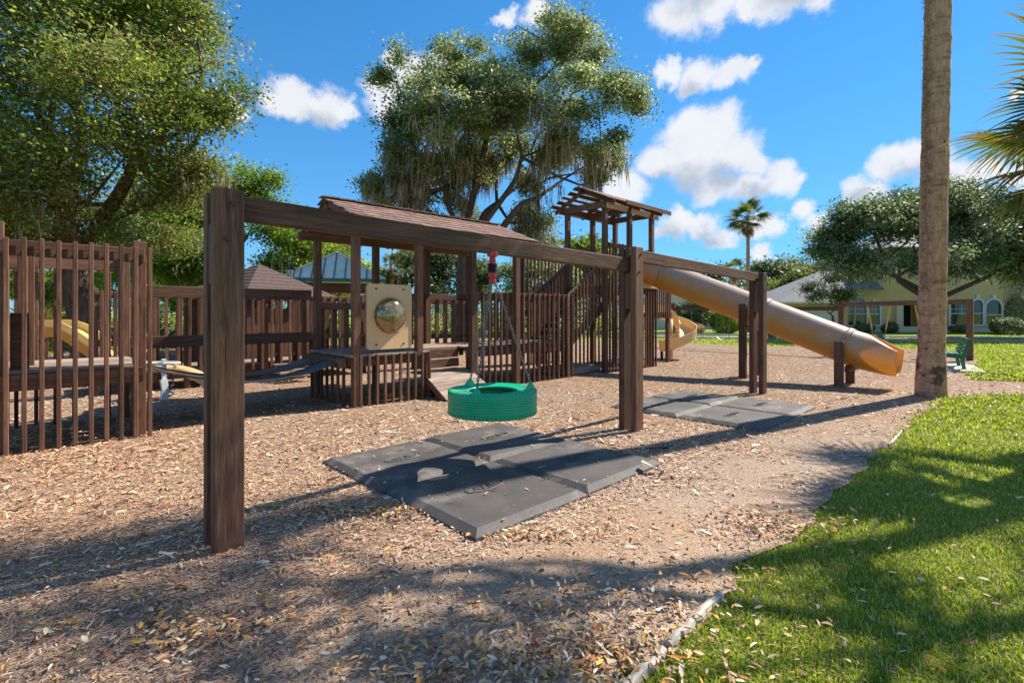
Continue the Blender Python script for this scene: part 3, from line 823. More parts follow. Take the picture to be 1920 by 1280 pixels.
# ------------------------------------------------------------------ covered deck
cd = thing('play_deck', 'brown timber play deck under a long shingled gable roof', 'play deck', (6, 8.8, 0))
US = [3.90, 5.14, 6.42, 7.66]
for u in US:
    post('post', cd, u, 7.93, -.05 if u != 5.14 else .80, 3.0, .125, .125)
    post('post', cd, u+.06, 9.66, -.05, 3.0, .125, .125)
planks_u(cd, 3.80, 5.36, 7.88, 9.72, .88)
planks_u(cd, 5.365, 10.1, 8.56, 9.72, .88)
planks_u(cd, 6.50, 9.66, 8.10, 8.55, .88)
timber('rim_beam', cd, (3.98, 7.935, .76), (5.33, 7.935, .76), .05, .16)
timber('rim_beam', cd, (3.82, 7.99, .74), (3.82, 9.6, .74), .05, .19)
timber('bridge_sill', cd, (3.70, 7.99, .74), (3.70, 9.6, .74), .13, .15)
timber('rim_beam', cd, (5.36, 8.53, .75), (6.5, 8.53, .75), .06, .18)
timber('rim_beam', cd, (5.36, 8.51, .55), (6.5, 8.51, .55), .06, .17)
timber('rim_beam', cd, (6.34, 8.04, .76), (9.64, 8.04, .76), .05, .17)
slats(cd, 3.96, 5.34, .153, 7.875, -.03, .87, .045, .05)
slats_v(cd, 8.15, 9.5, .22, 3.79, 0, .66, .045, .045)
post('post', cd, 5.33, 7.96, -.04, .85, .09, .09)
# landing and ramp
planks_u(cd, 5.32, 6.40, 8.02, 8.49, .44, .118)
timber('rim_beam', cd, (5.33, 8.05, .35), (6.4, 8.05, .35), .05, .12)
for i in range(6):
    t0 = i/6; v = 8.0-.72*(t0+1/12); z = .42-.40*(t0+1/12)
    timber('ramp_board', cd, (5.30, v, z), (6.42+.10*t0, v, z), .135, .035, 'deckwood', .004).rotation_quaternion = Euler((math.atan2(.40, .72), 0, 0)).to_quaternion()
for u in (5.31, 6.42): timber('ramp_side', cd, (u, 8.0, .36), (u, 7.32, -.02), .035, .10)
# front slat wall
slats(cd, 6.56, 9.60, .172, 7.965, -.03, 2.03, .042, .055)
timber('rail', cd, (6.34, 8.02, 1.94), (9.62, 8.02, 1.94), .05, .15)
post('post', cd, 9.53, 8.07, -.04, 1.98, .10, .10); post('slat', cd, 9.47, 7.965, -.03, 2.0, .042, .055)
# rear railing
timber('rail', cd, (5.25, 9.70, 1.95), (10.0, 9.70, 1.95), .05, .14)
timber('rail', cd, (4.0, 9.66, 1.72), (5.1, 9.66, 1.72), .05, .14)
slats(cd, 5.42, 9.9, .235, 9.765, .55, 1.90, .11, .04)
timber('rim_beam', cd, (3.9, 9.745, .75), (10.0, 9.745, .75), .05, .18)
slats(cd, 4.1, 5.1, .25, 9.765, .55, 1.75, .10, .04)
# roof
for v in (7.93, 9.68): timber('top_plate', cd, (3.60, v, 3.05), (7.9, v, 3.05), .10, .15)
RV, RZ, EV = 8.80, 3.62, 1.27; EZ = 3.12; SL = math.atan2(RZ-EZ, EV); SLL = math.hypot(EV, RZ-EZ)
for sg in (-1, 1):
    n = Vector((0, sg*math.sin(SL), math.cos(SL)))
    dn = Vector((0, sg*math.cos(SL), -math.sin(SL)))
    mid = Vector((5.80, RV, RZ))+dn*SLL/2
    def slope_q(extra=0):
        x = Vector((1, 0, 0)); y = (dn*math.cos(extra)-n*math.sin(extra)) if sg > 0 else -(dn*math.cos(extra)-n*math.sin(extra)); y = y.normalized(); z = x.cross(y)
        return Matrix((x, y, z)).transposed().to_quaternion()
    put('roof_sheathing', boxmesh(4.1, SLL, .025, .003, 'wood'), cd, mid-n*.016, slope_q())
    rows = 6; cl = SLL/rows; qq = random.Random(20+sg)
    for r_ in range(rows):
        cnt = 14; wl = 4.2/cnt
        for k in range(cnt):
            c = Vector((3.70+(k+.5)*wl+(.12 if r_ % 2 else 0)*.5, RV, RZ))+dn*(cl*(r_+.5))+n*(.012+.004*(k % 2)+qq.uniform(0, .003))
            put('shingle', boxmesh(round(wl-.006, 3), round(cl+.07, 3), .014, 0, 'shingle'), cd, c, slope_q(-.045))
    for u in (3.80, 4.8, 5.8, 6.8, 7.8):
        timber('rafter', cd, Vector((u, RV+sg*.03, RZ-.09)), Vector((u, RV, RZ-.09))+dn*SLL*.98, .04, .10)
for k in range(14):
    c = Vector((3.68+(k+.5)*.300, RV, RZ+.035)); put('ridge_cap', boxmesh(.33, .20, .02, 0, 'shingle'), cd, c, Euler((0, R(-2.2), 0)).to_quaternion())

# bubble panel between the first two posts
bp = thing('bubble_panel', 'tan plastic play panel with round smoked bubble window between deck posts', 'play panel', (4.535, 7.93, .95))
m = MB(); w2, h2, rc = .445, .57, .06; cz = 1.52; ring = []
for (sx, sz, a0) in ((1, -1, -90), (1, 1, 0), (-1, 1, 90), (-1, -1, 180)):
    for k in range(5):
        a = R(a0+k*22.5); ring.append((sx*(w2-rc)+rc*math.cos(a), sz*(h2-rc)+rc*math.sin(a)))
no = len(ring); nh = 40; hole = [(.315*math.cos(2*math.pi*k/nh), .02+.315*math.sin(2*math.pi*k/nh)) for k in range(nh)]
bmh = bmesh.new()
ov = [bmh.verts.new((x, -.02, z)) for x, z in ring]; hv = [bmh.verts.new((x, -.02, z)) for x, z in hole]
oe = [bmh.edges.new((ov[i], ov[(i+1) % no])) for i in range(no)]; he = [bmh.edges.new((hv[i], hv[(i+1) % nh])) for i in range(nh)]
fr = bmesh.ops.triangle_fill(bmh, edges=oe+he, use_beauty=True)
ff = [g for g in fr['geom'] if isinstance(g, bmesh.types.BMFace)]
ex = bmesh.ops.extrude_face_region(bmh, geom=ff)
bmesh.ops.translate(bmh, verts=[g for g in ex['geom'] if isinstance(g, bmesh.types.BMVert)], vec=(0, .045, 0))
bmesh.ops.recalc_face_normals(bmh, faces=bmh.faces[:])
me = bpy.data.meshes.new('panel'); bmh.to_mesh(me); bmh.free(); me.materials.append(M['tan'])
pn = put('panel', me, bp, (4.535, 7.93, cz))
m = MB(); m.tube([(4.535+.325*math.cos(2*math.pi*k/40), 7.905, cz+.02+.325*math.sin(2*math.pi*k/40)) for k in range(41)], .016, 6, False); m.build('rim', 'tan', bp, smooth=True)
m = MB(); m.lathe([(.312*math.cos(a), .20*math.sin(a)) for a in [R(x) for x in range(0, 91, 6)]], 40)
dm = m.mesh('dome', True); put('bubble_window', dm, bp, (4.535, 7.915, cz+.02), Euler((R(90), 0, 0)).to_quaternion())
for sx in (-1, 1):
    for sz in (-1, 1):
        m = MB(); c = Vector((4.535+sx*.27, 7.909, cz+sz*.485)); m.tube([c, c+Vector((0, -.012, 0))], .017, 8); m.build('bolt', 'bolt', bp)

# ------------------------------------------------------------------ stair and tower
st = thing('stair', 'brown timber stair with slatted handrails climbing to the lookout tower', 'stair', (10.2, 8.7, 0))
k = .66
def stz(u): return .80+k*(u-9.55)
for v in (8.06, 9.30):
    timber('stringer', st, (9.50, v, stz(9.50)), (11.9, v, stz(11.9)), .05, .20)
    timber('handrail', st, (9.55, v-.03, stz(9.55)+1.19), (11.0, v-.03, stz(11.0)+1.19), .05, .13)
    n = 10
    for i in range(n):
        u = 9.68+i*.135; post('slat', st, u, v-.075, stz(u)-.08, stz(u)-.08+1.30, .042, .05)
for i in range(9):
    u = 9.62+i*.27; timber('tread', st, (u, 8.10, stz(u)+.11), (u, 9.26, stz(u)+.11), .26, .04, 'deckwood')

tw = thing('lookout_tower', 'tall brown timber lookout tower with open slatted gable roof', 'tower', (12.05, 8.55, 0))
TUU, TVV = [10.90, 12.05, 13.20], [7.92, 9.20]
for u in TUU:
    for v in TVV: post('post', tw, u, v, -.05, 4.42, .125, .125)
for v in TVV:
    timber('top_plate', tw, (10.62, v-.075 if v < 8.5 else v+.075, 4.42), (13.45, v-.075 if v < 8.5 else v+.075, 4.42), .045, .17)
for u in TUU:
    timber('tie_beam', tw, (u-.085, 7.80, 4.44), (u-.085, 9.34, 4.44), .045, .17)
planks_u(tw, 10.95, 13.25, 7.99, 9.14, 2.32)
for v in (7.99, 9.13): timber('rim_beam', tw, (10.9, v, 2.2), (13.25, v, 2.2), .05, .17)
timber('rail', tw, (10.96, 7.88, 3.38), (12.10, 7.88, 3.38), .05, .12); timber('rail', tw, (10.9, 9.2, 3.38), (13.2, 9.2, 3.38), .05, .12)
slats(tw, 10.985, 12.02, .145, 7.82, -.03, 3.44, .042, .05)
slats(tw, 12.16, 13.28, .14, 7.82, -.03, 2.33, .042, .05)
slats(tw, 11.0, 13.2, .18, 9.28, -.02, 3.42, .042, .05)
slats_v(tw, 8.1, 9.1, .17, 13.29, .0, 3.42)
timber('rail', tw, (13.24, 7.95, 3.38), (13.24, 9.2, 3.38), .05, .12)
block('base_board', tw, (10.3, 8.6, .10), 1.4, .9, .16, 'deckwood'); post('post', tw, 10.35, 9.15, 0, 1.3, .1, .1); timber('rail', tw, (9.6, 9.32, .55), (10.9, 9.32, .55), .05, .12); slats(tw, 9.7, 10.85, .13, 9.38, .1, 1.2, .042, .04)
timber('tread', tw, (9.7, 8.3, .06), (10.85, 8.3, .06), .28, .05, 'deckwood')
# roof: open boards along the ridge, on rafters
RV2, RZ2, EV2, EZ2 = 8.56, 4.98, 1.02, 4.52
sl2 = math.atan2(RZ2-EZ2, EV2); sll2 = math.hypot(EV2, RZ2-EZ2)
for sg in (-1, 1):
    dn = Vector((0, sg*math.cos(sl2), -math.sin(sl2))); n = Vector((0, sg*math.sin(sl2), math.cos(sl2)))
    for u in (10.80, 12.0, 13.15): timber('rafter', tw, Vector((u, RV2+sg*.02, RZ2-.10)), Vector((u, RV2, RZ2-.10))+dn*sll2, .045, .12)
    for i in range(5):
        c = dn*(sll2*(i+.42)/5+.0); p = Vector((10.52+.03*(i % 2), RV2, RZ2))+c; p1 = Vector((13.56-.04*(i % 3), RV2, RZ2))+c
        x = Vector((1, 0, 0)); y = dn if sg > 0 else -dn; z = x.cross(y)
        put('roof_board', boxmesh(p1.x-p.x, .150 if not (sg > 0 and i == 2) else .10, .03, .003, 'wood'), tw, (p+p1)/2-n*.01, Matrix((x, y, z)).transposed().to_quaternion())
timber('fascia', tw, (11.3, RV2-EV2-.02, EZ2-.01), (13.62, RV2-EV2-.02, EZ2-.01), .03, .12)
timber('ridge_beam', tw, (10.6, RV2, RZ2-.10), (13.4, RV2, RZ2-.10), .04, .14)

# rear play wall behind the stair and the block by the curved slide
rw = thing('slat_wall', 'tall brown slatted play wall behind the stair handrails', 'play wall', (11.4, 10.6, 0))
slats(rw, 10.55, 12.6, .155, 10.6, -.02, 3.5, .05, .05); timber('rail', rw, (10.5, 10.66, 3.35), (12.7, 10.66, 3.35), .05, .14); timber('rail', rw, (10.5, 10.66, 1.6), (12.7, 10.66, 1.6), .05, .16)
for u in (10.5, 12.7): post('post', rw, u, 10.68, -.05, 3.55, .12, .12)

# ------------------------------------------------------------------ tube slide
tsl = thing('tube_slide', 'long weathered yellow enclosed tube slide running down from the tower', 'slide', (12.85, 4.9, 0))
TUU_ = 12.85
def zt(v):
    if v > 3.0: return 1.229+.402*(v-3.836)
    t = max(0, (3.0-v)/1.0); z3 = 1.229+.402*(3.0-3.836)
    return z3-.402*(3.0-v)+.155*t*t
def tubering(v, rr, a0=0, a1=360, n=32):
    c = Vector((TUU_, v, zt(v))); e = .02; t = Vector((0, -1, (zt(v-e)-zt(v+e))/(2*e))).normalized()
    x = Vector((1, 0, 0)); y = x.cross(t).normalized()
    if y.z < 0: y = -y
    return [c+x*rr*math.cos(R(a0+(a1-a0)*k/n))+y*rr*math.sin(R(a0+(a1-a0)*k/n)) for k in range(n+1)], [math.sin(R(a0+(a1-a0)*k/n)) for k in range(n+1)]
def tube_part(name, vs, rfun, a0fun, parent, n=36, thick=.012):
    V = []; Fd = []; F = []
    for v in vs:
        a = a0fun(v)
        for rr in (rfun(v), rfun(v)-thick):
            p, s = tubering(v, rr, 90+a, 450-a, n); V += p; Fd += s
    m2 = 2*(n+1); ns = len(vs)
    for i in range(ns-1):
        for k in range(n):
            o_ = i*m2+k; F.append((o_, o_+1, o_+m2+1, o_+m2)); o2 = o_+n+1; F.append((o2+1, o2, o2+m2, o2+m2+1))
        for e_ in (0, n): F.append((i*m2+e_, i*m2+e_+n+1, (i+1)*m2+e_+n+1, (i+1)*m2+e_))
    for i in (0, ns-1):
        for k in range(n): F.append((i*m2+k, i*m2+k+1, i*m2+n+2+k, i*m2+n+1+k))
    org = V[0].copy(); org.z = 0
    me = bpy.data.meshes.new(name); me.from_pydata([tuple(p-org) for p in V], [], F); me.materials.append(M['tube'])
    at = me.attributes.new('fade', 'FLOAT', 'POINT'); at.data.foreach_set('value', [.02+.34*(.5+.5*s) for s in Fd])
    bm_ = bmesh.new(); bm_.from_mesh(me); bmesh.ops.recalc_face_normals(bm_, faces=bm_.faces[:]); bm_.to_mesh(me); bm_.free()
    me.polygons.foreach_set('use_smooth', [True]*len(me.polygons))
    return put(name, me, parent, org)
RT = .385
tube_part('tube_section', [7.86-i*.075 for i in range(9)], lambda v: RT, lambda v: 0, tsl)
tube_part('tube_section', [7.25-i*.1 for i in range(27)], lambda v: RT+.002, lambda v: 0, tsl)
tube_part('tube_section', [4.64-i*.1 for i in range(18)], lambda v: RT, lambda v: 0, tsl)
def aexit(v):
    t = min(1, max(0, (2.62-v)/.62)); return 62*t**.7 if t > 0 else 0
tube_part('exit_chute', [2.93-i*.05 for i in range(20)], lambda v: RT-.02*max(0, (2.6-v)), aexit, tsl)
for v in (7.24, 4.62, 2.93):
    c = tube_part('collar', [v+.055, v+.02, v-.02, v-.055], lambda v: RT+.016, lambda v: 0, tsl, thick=.014)
for an in (150, 190, 230, 110):
    p, _ = tubering(2.93, RT+.018, an, an+1, 1); m = MB(); d = (p[0]-Vector((TUU_, 2.93, zt(2.93)))).normalized(); m.tube([p[0]-d*.005, p[0]+d*.012], .014, 8); m.build('bolt', 'bolt', tsl)
m = MB(); m.sweep([(12.35, 7.80, 2.30), (12.35, 7.80, 2.36)], [(-.3, -.02), (.3, -.02), (.3, .02), (-.3, .02)], True)
block('flange', tsl, (TUU_, 7.79, 2.36), .96, .035, .16, 'cream', .01)
for (v, h, cb) in ((4.95, 1.80, 1.25), (2.95, .98, .52)):
    for du in (-.46, .46): post('support_post', tsl, TUU_+du, v, -.05, h if du < 0 else h-.12, .09, .17)
    timber('cross_beam', tsl, (TUU_-.58 if v > 4 else TUU_-.40, v-.13, zt(v)-RT-.10), (TUU_+.55, v-.13, zt(v)-RT-.10), .09, .12)

# ------------------------------------------------------------------ curved slide and its platform
cp = thing('slide_platform', 'small brown timber platform with slatted rail at the curved tan slide', 'play platform', (14.2, 8.9, 0))
planks_u(cp, 13.45, 14.75, 8.2, 9.5, 1.58)
for (u, v) in ((13.5, 8.25), (14.72, 8.25), (13.5, 9.45), (14.72, 9.45)): post('post', cp, u, v, -.05, 2.6, .11, .11)
timber('rim_beam', cp, (13.4, 8.18, 1.5), (14.85, 8.18, 1.5), .05, .18); timber('rim_beam', cp, (14.78, 8.2, 1.5), (14.78, 9.5, 1.5), .05, .18)
timber('rail', cp, (13.4, 8.18, 2.52), (14.8, 8.18, 2.52), .05, .1)
slats(cp, 13.62, 14.66, .13, 8.12, 1.42, 2.56, .05, .04)
cs = thing('curved_slide', 'tan plastic open curved slide winding down beside the timber tower', 'slide', W(5.5, 17.5))
pts = [(4.75, 17.3, 1.56), (5.15, 17.75, 1.52), (5.55, 17.95, 1.34), (5.9, 17.85, 1.12), (6.08, 17.5, .90), (5.98, 17.12, .70), (5.65, 16.9, .52), (5.3, 16.85, .38), (5.0, 16.9, .33)]
def smooth_path(P, n):
    P = [Vector(p) for p in P]; out = []
    for i in range(len(P)-1):
        p0, p1, p2, p3 = P[max(i-1, 0)], P[i], P[i+1], P[min(i+2, len(P)-1)]
        for q in range(n):
            t = q/n; out.append(.5*((2*p1)+(p2-p0)*t+(2*p0-5*p1+4*p2-p3)*t*t+(3*p1-p0-3*p2+p3)*t**3))
    return out+[P[-1]]
path = [W(*p) for p in smooth_path(pts, 5)]
uprof = [(-.30, .30), (-.275, .30), (-.265, .06), (-.18, -.01), (0, -.03), (.18, -.01), (.265, .06), (.275, .30), (.30, .30), (.29, .04), (.2, -.04), (0, -.06), (-.2, -.04), (-.29, .04)]
m = MB(); m.sweep(path, uprof, True); m.build('chute', 'cream', cs, smooth=False)
m = MB(); m.tube([W(5.5, 17.45, 0), W(5.5, 17.45, 1.35)], .10, 14); m.build('centre_column', 'cream', cs, smooth=True)
m = MB(); m.tube([W(5.05, 16.9, -.03), W(5.05, 16.9, .3)], .05, 8); m.build('support_leg', 'darkmetal', cs)

# ------------------------------------------------------------------ structures behind the bridge
bs = thing('rear_deck', 'low brown slatted rear deck seen behind the belt bridge rails', 'play deck', (4, 12.4, 0))
slats(bs, .9, 6.2, .205, 12.25, .30, 2.0, .06, .045)
slats(bs, 1.0, 6.2, .41, 12.6, .30, 2.0, .12, .04)
timber('rail', bs, (.8, 12.31, 1.93), (6.3, 12.31, 1.93), .05, .13); timber('rail', bs, (.8, 12.31, 1.0), (6.3, 12.31, 1.0), .05, .12)
for u in (.8, 2.3, 3.85, 4.75, 6.3): post('post', bs, u, 12.36, -.05, 2.05, .11, .11)
planks_u(bs, .8, 6.4, 12.36, 13.7, .42); timber('rim_beam', bs, (.8, 12.33, .31), (6.4, 12.33, .31), .04, .18)
for i in range(5): timber('ramp_board', bs, (3.98, 12.22-i*.14, .38-i*.06), (4.68, 12.22-i*.14, .38-i*.06), .13, .035, 'deckwood')
slats(bs, 6.6, 9.6, .30, 12.0, .3, 1.95, .10, .04); timber('rail', bs, (6.5, 12.06, 1.9), (9.8, 12.06, 1.9), .05, .13); timber('rail', bs, (6.5, 12.06, .9), (9.8, 12.06, .9), .05, .13)

gz = thing('playhouse', 'small playhouse with dark brown shingled hip roof behind the bridge', 'playhouse', (4.65, 15.5, 0))
def hip(parent, c, hw_, z0, z1, mat, rz=0, rows=0, name='roof_slope'):
    ca, sa = math.cos(rz), math.sin(rz)
    def w_(x, y, z): return (c[0]+ca*x-sa*y, c[1]+sa*x+ca*y, z)
    for s in range(4):
        an = s*math.pi/2
        def r_(x, y, z): return w_(math.cos(an)*x-math.sin(an)*y, math.sin(an)*x+math.cos(an)*y, z)
        m = MB(); m.add([r_(-hw_, -hw_, z0), r_(hw_, -hw_, z0), r_(0, 0, z1), r_(-hw_, -hw_, z0-.05), r_(hw_, -hw_, z0-.05), r_(0, 0, z1-.06)], [(0, 1, 2), (5, 4, 3), (0, 3, 4, 1), (1, 4, 5, 2), (2, 5, 3, 0)])
        ps = m.build(name, mat, parent)
        for k_ in range(rows):
            t = k_/rows; x0 = hw_*(1-t); y0 = -hw_*(1-t); z_ = z0+(z1-z0)*t
            m = MB(); p0, p1 = Vector(r_(-x0-.01, y0-.02, z_+.012)), Vector(r_(x0+.01, y0-.02, z_+.012)); up_ = Vector(r_(0, y0+hw_/rows*1.05, z_+(z1-z0)/rows*1.05+.006))
            x1 = max(.02, x0-hw_/rows); m.add([p0, p1, r_(x1, y0+hw_/rows, z_+(z1-z0)/rows+.006), r_(-x1, y0+hw_/rows, z_+(z1-z0)/rows+.006), p0-Vector((0, 0, .02)), p1-Vector((0, 0, .02))], [(0, 1, 2, 3), (4, 5, 1, 0)])
            m.build('shingle_course', mat, parent)
hip(gz, (4.65, 15.5), 1.5, 2.05, 2.98, 'darkshingle', R(20), 9)
for dx, dy in ((-1, -1), (1, -1), (1, 1), (-1, 1)):
    x, y = 1.15*dx, 1.15*dy; post('post', gz, 4.65+x*math.cos(R(20))-y*math.sin(R(20)), 15.5+x*math.sin(R(20))+y*math.cos(R(20)), 0, 2.05, .12, .12)
for k_ in range(9):
    x = -1.1+k_*.275; post('wall_board', gz, 4.65+x*math.cos(R(20))+1.1*math.sin(R(20)), 15.5+x*math.sin(R(20))-1.1*math.cos(R(20)), .3, 1.7, .20, .03); post('wall_board', gz, 4.65+x*math.cos(R(20))-1.1*math.sin(R(20)), 15.5+x*math.sin(R(20))+1.1*math.cos(R(20)), .3, 2.0, .24, .03)

# toddler slide at far left
t = thing('toddler_slide', 'two tone yellow toddler slide behind the left slatted platform', 'slide', W(-9.7, 11.2))
pth = [W(*p) for p in smooth_path([(-10.75, 11.2, 1.18), (-10.35, 11.2, 1.26), (-9.85, 11.2, 1.20), (-9.3, 11.2, .86), (-8.8, 11.2, .52), (-8.3, 11.2, .30), (-7.95, 11.2, .27)], 5)]
m = MB(); m.sweep(pth, [(-.27, .17), (-.24, .17), (-.24, .0), (.24, .0), (.24, .17), (.27, .17), (.27, .02), (-.27, .02)], True); m.build('upper_chute', 'paleyellow', t)
m = MB(); m.sweep(pth, [(-.255, .019), (.255, .019), (.22, -.20), (-.22, -.20)], True); m.build('lower_chute', 'yellow', t)
for (x, h) in ((-10.6, .98), (-9.9, .95)):
    for dz in (-.2, .2): p = W(x, 11.2+dz); post('leg', t, p.x, p.y, -.03, h, .09, .09)

# spring rider
t = thing('spring_rider', 'small cream and white spring rider toy beyond the belt bridge', 'ride-on toy', W(-6.25, 9.35))
m = MB(); bpth = [(-6.75, 9.35, .50), (-6.55, 9.35, .56), (-6.25, 9.35, .54), (-5.95, 9.35, .46), (-5.72, 9.35, .34), (-5.62, 9.35, .24)]
m.sweep([W(*p) for p in smooth_path(bpth, 4)], [(-.14, 0), (-.1, .06), (.1, .06), (.14, 0), (.1, -.08), (-.1, -.08)], True); m.build('body', 'cream', t, smooth=True)
m = MB(); m.tube([W(-6.45+.30*math.cos(2*math.pi*i/24), 9.25+.16*math.sin(2*math.pi*i/24), .66) for i in range(25)], .022, 7, False); m.build('handle_ring', 'white', t, smooth=True)
m = MB(); m.sweep([W(-6.36, 9.16, z) for z in (.30, .42, .60, .74)], [(-.07, -.03), (.07, -.03), (.07, .03), (-.07, .03)], True, up=Vector((1, 0, 0))); m.build('front_plate', 'white', t)
m = MB(); m.sweep([W(-6.33+.02*math.sin(i), 9.12, z) for i, z in enumerate((.02, .1, .2, .30, .38))], [(-.075, -.05), (.075, -.05), (.09, .0), (.075, .05), (-.075, .05)], True, up=Vector((1, 0, 0))); m.build('foot_rest', 'white', t)
m = MB(); m.tube([W(-6.45+.09*math.cos(i*.7), 9.4+.09*math.sin(i*.7), -.02+.5*i/54) for i in range(55)], .013, 6); m.build('spring', 'black', t, smooth=True)
m = MB(); c = W(-6.6, 9.22, .40); m.box(c, .2, .16, .2, -TH); m.build('side_box', 'wood', t)

# ------------------------------------------------------------------ far swing set
fs = thing('far_swing_set', 'brown timber swing set of two bays by the far lawn', 'swing frame', W(12.16, 18.5))
pA, pB, pC = W(15.25, 16.7), W(12.16, 18.5), W(7.45, 23.1)
def tpost(p, h, w=.15): timber('post', fs, (p.x, p.y, -.05), (p.x, p.y, h), w, w)
tpost(pA, 2.04, .30*.6); tpost(pB, 1.97, .18); tpost(pC, 2.02, .18)
timber('beam', fs, (pA.x, pA.y, 1.955), (pB.x, pB.y, 1.88), .09, .165); timber('beam', fs, (pB.x, pB.y, 1.73), (pC.x, pC.y, 1.76), .09, .15)
def bucket(c, ztop, lab, d, chaincol='yellowchain', sp=.33):
    t = thing('bucket_swing', lab, 'swing', (c.x, c.y, .45), 0, 'toddler bucket swings')
    m = MB(); m.lathe([(.10, 0), (.15, .03), (.185, .16), (.19, .30), (.175, .30), (.165, .16), (.13, .04), (0, .02)], 14, (c.x, c.y, .46)); m.build('bucket', 'darkgreen', t, smooth=True)
    m = MB(); m.tube([Vector((c.x, c.y, .79))+W(math.cos(a)*.19, math.sin(a)*.16, 0) for a in [2*math.pi*i/16 for i in range(17)]], .018, 6, False); m.build('rim', 'darkgreen', t)
    for s in (-1, 1):
        a, b = Vector((c.x, c.y, ztop))+d*s*sp, Vector((c.x, c.y, .98))+d*s*.20
        m = MB(); m.tube([b, a], .022, 6); m.build('chain_sleeve', chaincol, t)
        m = MB(); m.tube([b, Vector((c.x, c.y, .79))+d*s*.19], .012, 5); m.build('chain', 'chain', t)
d1 = (pB-pA).normalized()
bucket(pA+(pB-pA)*.687, 1.85, 'toddler bucket swing on yellow chains above the tube slide exit', d1)
bucket(pA+(pB-pA)*.31, 1.87, 'toddler bucket swing on yellow chains partly behind the palm trunk', d1)
d2 = (pC-pB).normalized()
bucket(pB+(pC-pB)*.36, 1.70, 'toddler bucket swing seen past the end post of the swing beam', d2, 'chain')
for f_, lab in ((.66, 'thin belt swing hanging nearer the hedge in front of the small tree'), (.83, 'thin belt swing hanging beside the curved tan slide')):
    c = pB+(pC-pB)*f_; t = thing('belt_swing', lab, 'swing', (c.x, c.y, .5), 0, 'belt swings')
    for s in (-1, 1):
        m = MB(); m.tube([Vector((c.x, c.y, .55))+d2*s*.27, Vector((c.x, c.y, 1.70))+d2*s*.27], .010, 5); m.build('chain', 'chain', t)
    m = MB(); m.sweep([Vector((c.x, c.y, .55-.16*(1-(k/5)**2)))+d2*.27*k/5 for k in range(-5, 6)], [(-.08, -.008), (.08, -.008), (.08, .008), (-.08, .008)], True); m.build('seat', 'belt_edge', t)

# ------------------------------------------------------------------ bench on its slab (seat toward the playground)
bc = W(12.55, 14.35); bt = thing('park_bench', 'green slatted park bench on a concrete slab beyond the palm trunk', 'bench', bc, -TH-R(36))
for y in (-.55, .55):                                                            # local: x = camera right, y = ahead
    m = MB()
    for (pts_) in ([(.20, 0), (.28, 0), (.24, .26), (.30, .50), (.40, .86), (.33, .86), (.21, .50), (.14, .36)], [(.22, .40), (-.30, .43), (-.30, .36), (.16, .32)], [(-.30, .36), (-.22, .36), (-.24, .2), (-.22, 0), (-.31, 0), (-.32, .2)]):
        n_ = len(pts_); m.add([(x, y-.03, z) for x, z in pts_]+[(x, y+.03, z) for x, z in pts_], [tuple(range(n_))[::-1], tuple(range(n_, 2*n_))]+[(i, (i+1) % n_, n_+(i+1) % n_, n_+i) for i in range(n_)])
    m.build('leg_frame', 'benchgreen', bt)
for i in range(4): block('seat_slat', bt, (-.27+i*.125, 0, .45+.004*(i == 0)), .105, 1.5, .035, 'benchgreen')
for i in range(4): block('back_slat', bt, (.20+i*.034, 0, .53+i*.105), .035, 1.5, .085, 'benchgreen')
sb = MB(); sb.box(W(12.55, 14.35, .012), 1.2, 2.3, .05, -TH-R(36)); o = sb.build('bench_slab', 'concrete'); tag(o, 'pale concrete slab under the green bench', kind='structure')

# ------------------------------------------------------------------ houses
K = 40.6/FPX
def hx(px): return (px-1740)*K
def hz(py): return EYE+(HOR-py)*K
hs_ = thing('yellow_house', 'two storey yellow stucco house behind the big oak on the right', 'house', W((1740-960)*K, 40.6), -TH)
def wallbox(parent, x0, x1, y0, y1, z0, z1, mat, name='wall', bev=0): return block(name, parent, ((x0+x1)/2, (y0+y1)/2, (z0+z1)/2), x1-x0, y1-y0, z1-z0, mat, bev)
WINS = [(1586, 1599, 570, 609, 0), (1603, 1623, 570, 609, 0), (1627, 1648, 570, 609, 0), (1781, 1812, 570, 608, 0), (1822, 1841, 562, 608, 1), (1847, 1876, 562, 608, 1), (1658, 1678, 486, 516, 0), (1700, 1722, 486, 516, 0), (1790, 1815, 486, 516, 0), (1835, 1860, 486, 516, 0)]
wallbox(hs_, hx(1572), hx(1652), 0, 7, -.05, 3.4, 'stucco'); wallbox(hs_, hx(1652), hx(1686), 0, 7, -.05, 6.7, 'stucco')
m = MB(); m.add([(hx(1562), -.5, 3.4), (hx(1652), -.5, 3.4), (hx(1652), 7.3, 3.4), (hx(1562), 7.3, 3.4), (hx(1610), 3.4, 5.6), (hx(1652), 3.4, 5.6)], [(0, 1, 5, 4), (1, 2, 5), (2, 3, 4, 5), (3, 0, 4), (3, 2, 1, 0)]); m.build('wing_roof', 'greyroof', hs_); wallbox(hs_, hx(1735), hx(1905), 0, 7, -.05, 6.7, 'stucco')
wallbox(hs_, hx(1686), hx(1735), 0.004, 7, 2.55, 6.69, 'stucco'); wallbox(hs_, hx(1686), hx(1735), 1.3, 7, -.05, 2.55, 'stucco')
wallbox(hs_, hx(1898), hx(2050), -1.2, 7, -.05, 6.7, 'palestucco')
wallbox(hs_, hx(1572)-.1, hx(1905), -.05, 7, -.05, .42, 'palestucco', 'plinth')
d_ = wallbox(hs_, hx(1694), hx(1730), 1.22, 1.31, 0, 2.35, 'doordark', 'door')
wallbox(d_, -.35, -.22, -.06, -.02, -.2, .9, 'glassdark', 'pane')
